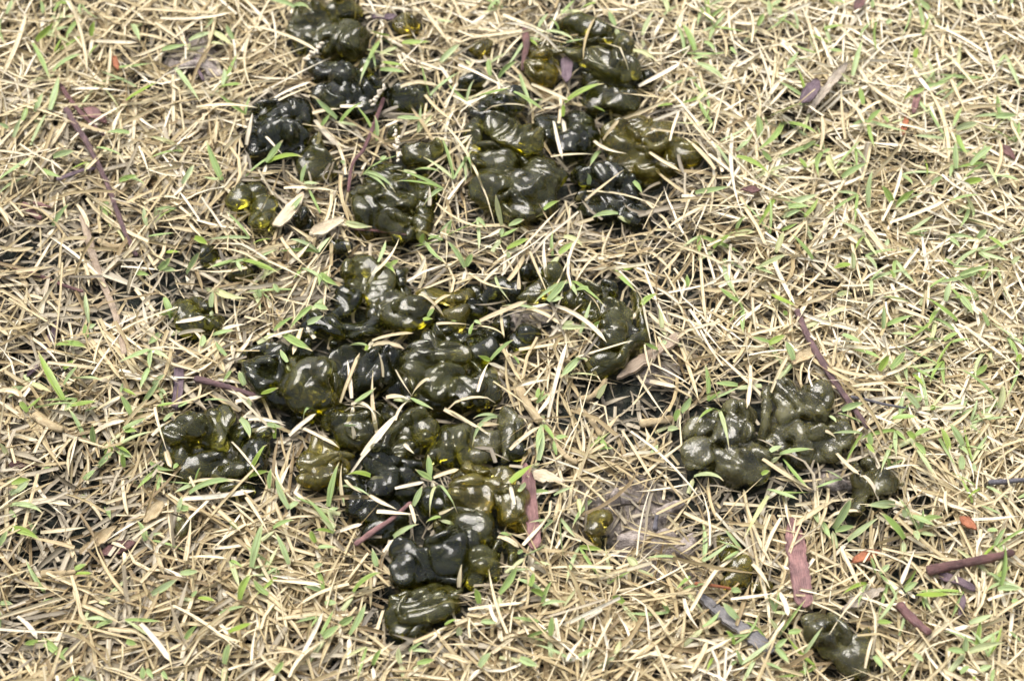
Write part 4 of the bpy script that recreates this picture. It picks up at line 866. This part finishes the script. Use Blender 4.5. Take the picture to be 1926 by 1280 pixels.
tube('stick', 'short stubby maroon stick with a chalky scrape and pinkish tip', 'stick', PX('H', (1215, 870), (1270, 930), (1330, 985), (1395, 1035)), 18, M_REDSTEM, taper=(1.1, .8), lift=.0015)
tube('stick', 'thin red-brown splinter at the foot of the upright folded amber jelly', 'stick', PX('H', (75, 745), (180, 755), (290, 775)), 8, M_ORANGE)
tube('twig', 'dark rough twig beside the heart-shaped dull jelly lump', 'twig', PX('H', (1720, 180), (1820, 175), (1960, 162)), 10, M_GREYTWIG, lobes=4, lobe_amp=.3)
tube('twig', 'pinkish peeled twig crossing wet straw beside the big black dome', 'twig', PX('M', (80, 780), (190, 700), (280, 640), (390, 545)), 13, M_PINK, flat=.7)
tube('stick', 'slender dark red splinter under the broad sheet-like olive clump', 'stick', PX('E', (50, 8), (200, 22), (370, 45)), 8, M_MAROON, flat=.6)
slab('fallen_leaf', 'long pink lance-shaped fallen leaf standing out in the straw', 'leaf', PX('H', (625, 380), (640, 540), (665, 700), (690, 885)), 35, M_PINK, cup=.15, tips=(.25, .08), lift=.002)
slab('fallen_leaf', 'narrow pink fallen leaf beside the round clear yellow jelly ball', 'leaf', PX('M', (1010, 325), (1035, 480), (1050, 640), (1065, 800)), 24, M_PINK, tips=(.25, .1), lift=.001)
slab('leaf_scrap', 'orange-brown leaf chip lying flat near the long pink leaf', 'leaf', PX('H', (955, 625), (1040, 595), (1112, 565)), 20, M_ORANGE, tips=(.3, .45), lift=.002)
slab('leaf_scrap', 'red leaf scrap resting against the purple-red stem', 'leaf', PX('A', (470, 615), (530, 650), (600, 700)), 22, M_PINK, tips=(.5, .4), lift=.0015)
slab('leaf_scrap', 'tiny red leaf chip in a dark gap of the straw', 'leaf', PX('A', (632, 305), (660, 395)), 11, M_ORANGE, lift=.0005)
slab('leaf_scrap', 'red curled leaf strip under green blades on dense pale straw', 'leaf', PX('C', (1335, 500), (1318, 570), (1300, 645)), 13, M_PINK, lift=.001)
slab('leaf_scrap', 'orange leaf sliver just below the red curled leaf strip', 'leaf', PX('C', (1268, 650), (1240, 765)), 11, M_ORANGE, lift=.001)
slab('leaf_scrap', 'shiny mauve leaf piece on the pale straw', 'leaf', PX('C', (765, 470), (725, 540), (680, 605)), 26, M_PURPLE, tips=(.3, .2), lift=.003)
slab('husk', 'grey shredded husk lying beside the shiny mauve leaf piece', 'husk', PX('C', (930, 380), (840, 490), (770, 580), (700, 670)), 17, M_HUSK, tips=(.3, .5), rough=.2, lift=.003)
slab('leaf_scrap', 'maroon leaf scrap in the straw beside a long straight green blade', 'leaf', PX('C', (1790, 815), (1870, 900)), 16, M_MAROON, lift=.001)
slab('leaf_scrap', 'purple strap leaf hidden under straw behind the solitary rounded clump', 'leaf', PX('D', (1003, 775), (1000, 890), (985, 1015)), 19, M_PURPLE, tips=(.05, .1), lift=.0004)
slab('leaf_scrap', 'dark purple curved leaf on the wet ground beneath fanned green blades', 'leaf', PX('D', (330, 505), (290, 620), (235, 740), (150, 830)), 20, M_PURPLE, lift=.0004)
slab('fallen_leaf', 'dark brown leaf half covered by a curled straw on wet soil', 'leaf', PX('G', (550, 580), (650, 545), (765, 508)), 24, M_MAROON, lift=.0006)
slab('leaf_scrap', 'reddish brown leaf strip partly under pale straws on wet thatch', 'leaf', PX('G', (50, 75), (130, 78), (225, 72)), 15, M_MAROON, lift=.0008)
slab('leaf_scrap', 'dark maroon leaf scrap in pale straw far behind the jelly', 'leaf', PX('C', (1015, 0), (1000, 35), (975, 75)), 20, M_MAROON, lift=.002)
slab('leaf_scrap', 'thin maroon leaf strip beside a wide pale straw', 'leaf', PX('C', (335, 1068), (450, 1072)), 13, M_MAROON, lift=.001)
slab('leaf_scrap', 'dull purple leaf scrap beside the single small amber jelly piece', 'leaf', PX('B', (175, 98), (245, 106), (320, 96)), 13, M_PURPLE, lift=.001)
slab('leaf_scrap', 'dark purple leaf scrap wedged between two jelly clumps', 'leaf', PX('B', (1262, 330), (1268, 400), (1262, 475)), 22, M_PURPLE, tips=(.3, .3), lift=.0015)
slab('leaf_scrap', 'orange-red leaf fragment near the thick dark maroon stick', 'leaf', PX('H', (1560, 365), (1655, 440)), 18, M_ORANGE, lift=.001)
slab('leaf_scrap', 'curled purple-grey leaf under the thick dark maroon stick', 'leaf', PX('H', (1430, 695), (1540, 725), (1650, 775)), 18, M_PURPLE, cup=.5, lift=.0008)
slab('leaf_scrap', 'thin purple leaf stalk standing near the stubby maroon stick', 'leaf', PX('H', (1585, 800), (1560, 930)), 11, M_PURPLE, lift=.001)
slab('bark_chip', 'long grey-blue weathered bark chip lying between jelly and straw', 'bark', PX('H', (90, 790), (230, 905), (370, 1010), (520, 1125)), 24, M_BARK, thick=.0016, tips=(.3, .06), rough=.12, cup=-.15, lift=.0012)
slab('bark_chip', 'wide grey-brown split stalk resting against the crescent jelly clump', 'bark', PX('E', (1545, 850), (1660, 760), (1780, 680), (1900, 600)), 22, M_TAN, thick=.0015, tips=(.3, .1), rough=.14, cup=-.3, lift=.0015)
slab('husk', 'tan fibrous husk lying behind the smooth oval jelly lump', 'husk', PX('H', (900, 890), (1010, 830), (1140, 765)), 20, M_HUSK, rough=.18, lift=.001)
slab('husk', 'tan dry husk lying beside the reddish braided twig', 'husk', PX('F', (620, 760), (690, 720), (770, 680)), 22, M_STOLON, rough=.15, lift=.001)
slab('husk', 'brown curled husk standing on wet soil over the dark brown leaf', 'husk', PX('G', (450, 580), (540, 530), (660, 425)), 22, M_STOLON, cup=.7, rough=.12, lift=.002)
slab('leaf_sheath', 'broad pale split sheath beside the broad sheet-like olive clump', 'sheath', PX('D', (1735, 60), (1820, 30), (1930, -30)), 26, M_PALE, cup=.5, tips=(.35, .3), lift=.003)
slab('leaf_sheath', 'thick pale stem sheath next to the three-bead olive cluster', 'sheath', PX('A', (1540, 1290), (1620, 1200), (1700, 1100)), 24, M_PALE, cup=-.4, tips=(.1, .3), lift=.003)
slab('leaf_sheath', 'fan-shaped tan sheath near the small dull olive scrap', 'sheath', PX('G', (810, 410), (860, 360), (915, 285)), 22, M_STOLON, cup=.3, tips=(.4, .2), rough=.15, lift=.002)
slab('leaf_sheath', 'pale leaf sheath under the forked straw beside the pink narrow leaf', 'sheath', PX('M', (1020, 400), (1110, 390), (1230, 430)), 24, M_PALE, cup=-.3, rough=.1, lift=.001)
for lab, k, pts, w in [
  ('bent tan runner stem on the wet thatch beside the long tan stalk', 'D', [(550, 75), (600, 100), (660, 112), (790, 75)], 13),
  ('short curved yellowish runner stem below the long tan stalk', 'D', [(720, 570), (760, 610), (830, 640)], 11),
  ('forked tan runner stem lying on bare dark soil with a green shoot at its end', 'E', [(1330, 1020), (1400, 1080), (1460, 1170)], 15),
  ('stubby tan runner stem shaped like a peanut on dark soil', 'E', [(1675, 1105), (1760, 1090), (1870, 1075)], 17),
  ('bent brown runner stem below the crescent-shaped clump', 'E', [(1345, 960), (1420, 940), (1490, 850)], 13),
  ('pale runner stem stub on wet thatch near the thin dark red stem', 'D', [(130, 230), (130, 300), (160, 340)], 13),
  ('yellowish runner stem beside a magenta stalk in wet thatch', 'A', [(130, 1150), (180, 1200), (235, 1240)], 15),
  ('pale tan runner stem under fanned green blades on wet soil', 'D', [(190, 1050), (270, 1105), (360, 1140)], 19),
  ('flat tan runner stem beside the beaded clump on wet thatch', 'D', [(690, 590), (790, 530), (900, 490)], 15),
  ('tan runner stem at the edge of the bare mud', 'M', [(1140, 180), (1230, 290), (1300, 330)], 13),
  ('pale runner stem with a kink below the greenish lump', 'E', [(1000, 900), (1050, 1000), (1120, 1100)], 19),
  ('brown runner stem half sunk in wet soil', 'G', [(230, 690), (320, 690), (430, 680)], 15),
  ('magenta stalk scrap in the wet thatch', 'A', [(190, 1140), (240, 1160), (290, 1175)], 9)]:
    tube('runner_stem', lab, 'runner stem', PX(k, *pts), w, M_PINK if 'magenta' in lab else M_STOLON, knots=.14, flat=.75, lift=.0006, taper=(.95, .8))

# seed heads: a thin stalk with grains
def seed_head(label, k, a, b):
    (p, q) = PX(k, a, b); A, B = hit(*p), hit(*q); A[2] += .002; B[2] += .004
    root = empty('seed_head', A)
    P = np.linspace(A, B, 5)
    one_blade('stalk', P, .0009, .7, M_STRAW, .98, root, .3, 0, A)
    r = random.Random(int(p[0]))
    g = np.array([[math.cos(t)*math.sin(f), math.sin(t)*math.sin(f), math.cos(f)] for f in (.5, 1.57, 2.6) for t in np.linspace(0, 5.236, 6)]+[[0, 0, 1], [0, 0, -1]])
    Fc = [[i*6+j, (i+1)*6+j, (i+1)*6+(j+1) % 6, i*6+(j+1) % 6] for i in range(2) for j in range(6)]+[[18, j, (j+1) % 6] for j in range(6)]+[[19, 12+(j+1) % 6, 12+j] for j in range(6)]
    me = bpy.data.meshes.new('grain'); me.from_pydata((g*np.array([.0007, .0007, .0012])).tolist(), [], Fc); me.shade_smooth(); me.materials.append(M_SEED)
    for i in range(12):
        o = link('grain', me, None, root); c = A+(B-A)*(i+.5)/12-A
        o.location = c+np.array([r.gauss(0, .0007), r.gauss(0, .0005), r.gauss(.0004, .0004)]); o.rotation_euler = (r.uniform(.6, 2), 0, r.uniform(0, 6))
    tag(root, label, 'seed head')
seed_head('pale seed head at the tip of the curved mauve stem', 'B', (180, 620), (250, 530))
seed_head('pale upright seed head beside the flat clear jelly lobe', 'B', (325, 920), (310, 785))
seed_head('pale seed head behind the clump with knobbly crowns', 'A', (1710, 370), (1815, 290))

# mud clods on the bare places
def clod(label, cx, cy, rx, ry, seed):
    V, F = sdf_mesh([ell(cx, cy, rx, ry, 0, -4.2, .40), ell(cx+rx*.6, cy-ry*.2, rx*.6, ry*.7, 0, -3.6, .45), ell(cx-rx*.6, cy+ry*.3, rx*.55, ry*.6, 0, -3.6, .40)], .0006, .0016, .0004, seed, .001)
    loc = on_z(cx, cy, 0); me = mesh_np('mud_clod', V-loc, F, dict(along=V[:, 0]*500, across=V[:, 1]*500)); me.shade_smooth()
    o = link('mud_clod', me, M_CLOD); o.location = loc; tag(o, label, 'mud clod', 'clods of bare mud')
clod('rounded grey-brown mud clod at the far edge of the bare mud patch', 1250, 948, 24, 16, 1)
clod('lumpy pale mud clod in the middle of the bare mud patch', 1175, 935, 34, 20, 2)
clod('flat mud clod beside the small pale translucent jelly bead', 1215, 1015, 40, 24, 3)
clod('low mud clod near the upright folded amber jelly piece', 1285, 1030, 24, 20, 4)
clod('mauve-grey mud clod with a purple stalk sunk in it', 385, 130, 38, 26, 5)
clod('small dark mud clod at the foot of a slanting green blade', 318, 135, 18, 14, 6)
clod('mud clod beside the heart-shaped dull jelly lump', 1560, 915, 26, 12, 7)
tube('twig', 'short purple stalk sunk in the mauve-grey mud clod', 'twig', PX('A', (1095, 340), (1110, 400), (1145, 465)), 9, M_PURPLE)
tube('twig', 'dark stub standing in the bare mud patch', 'twig', [(1231, 1000), (1233, 985), (1236, 968)], 11, M_GREYTWIG)
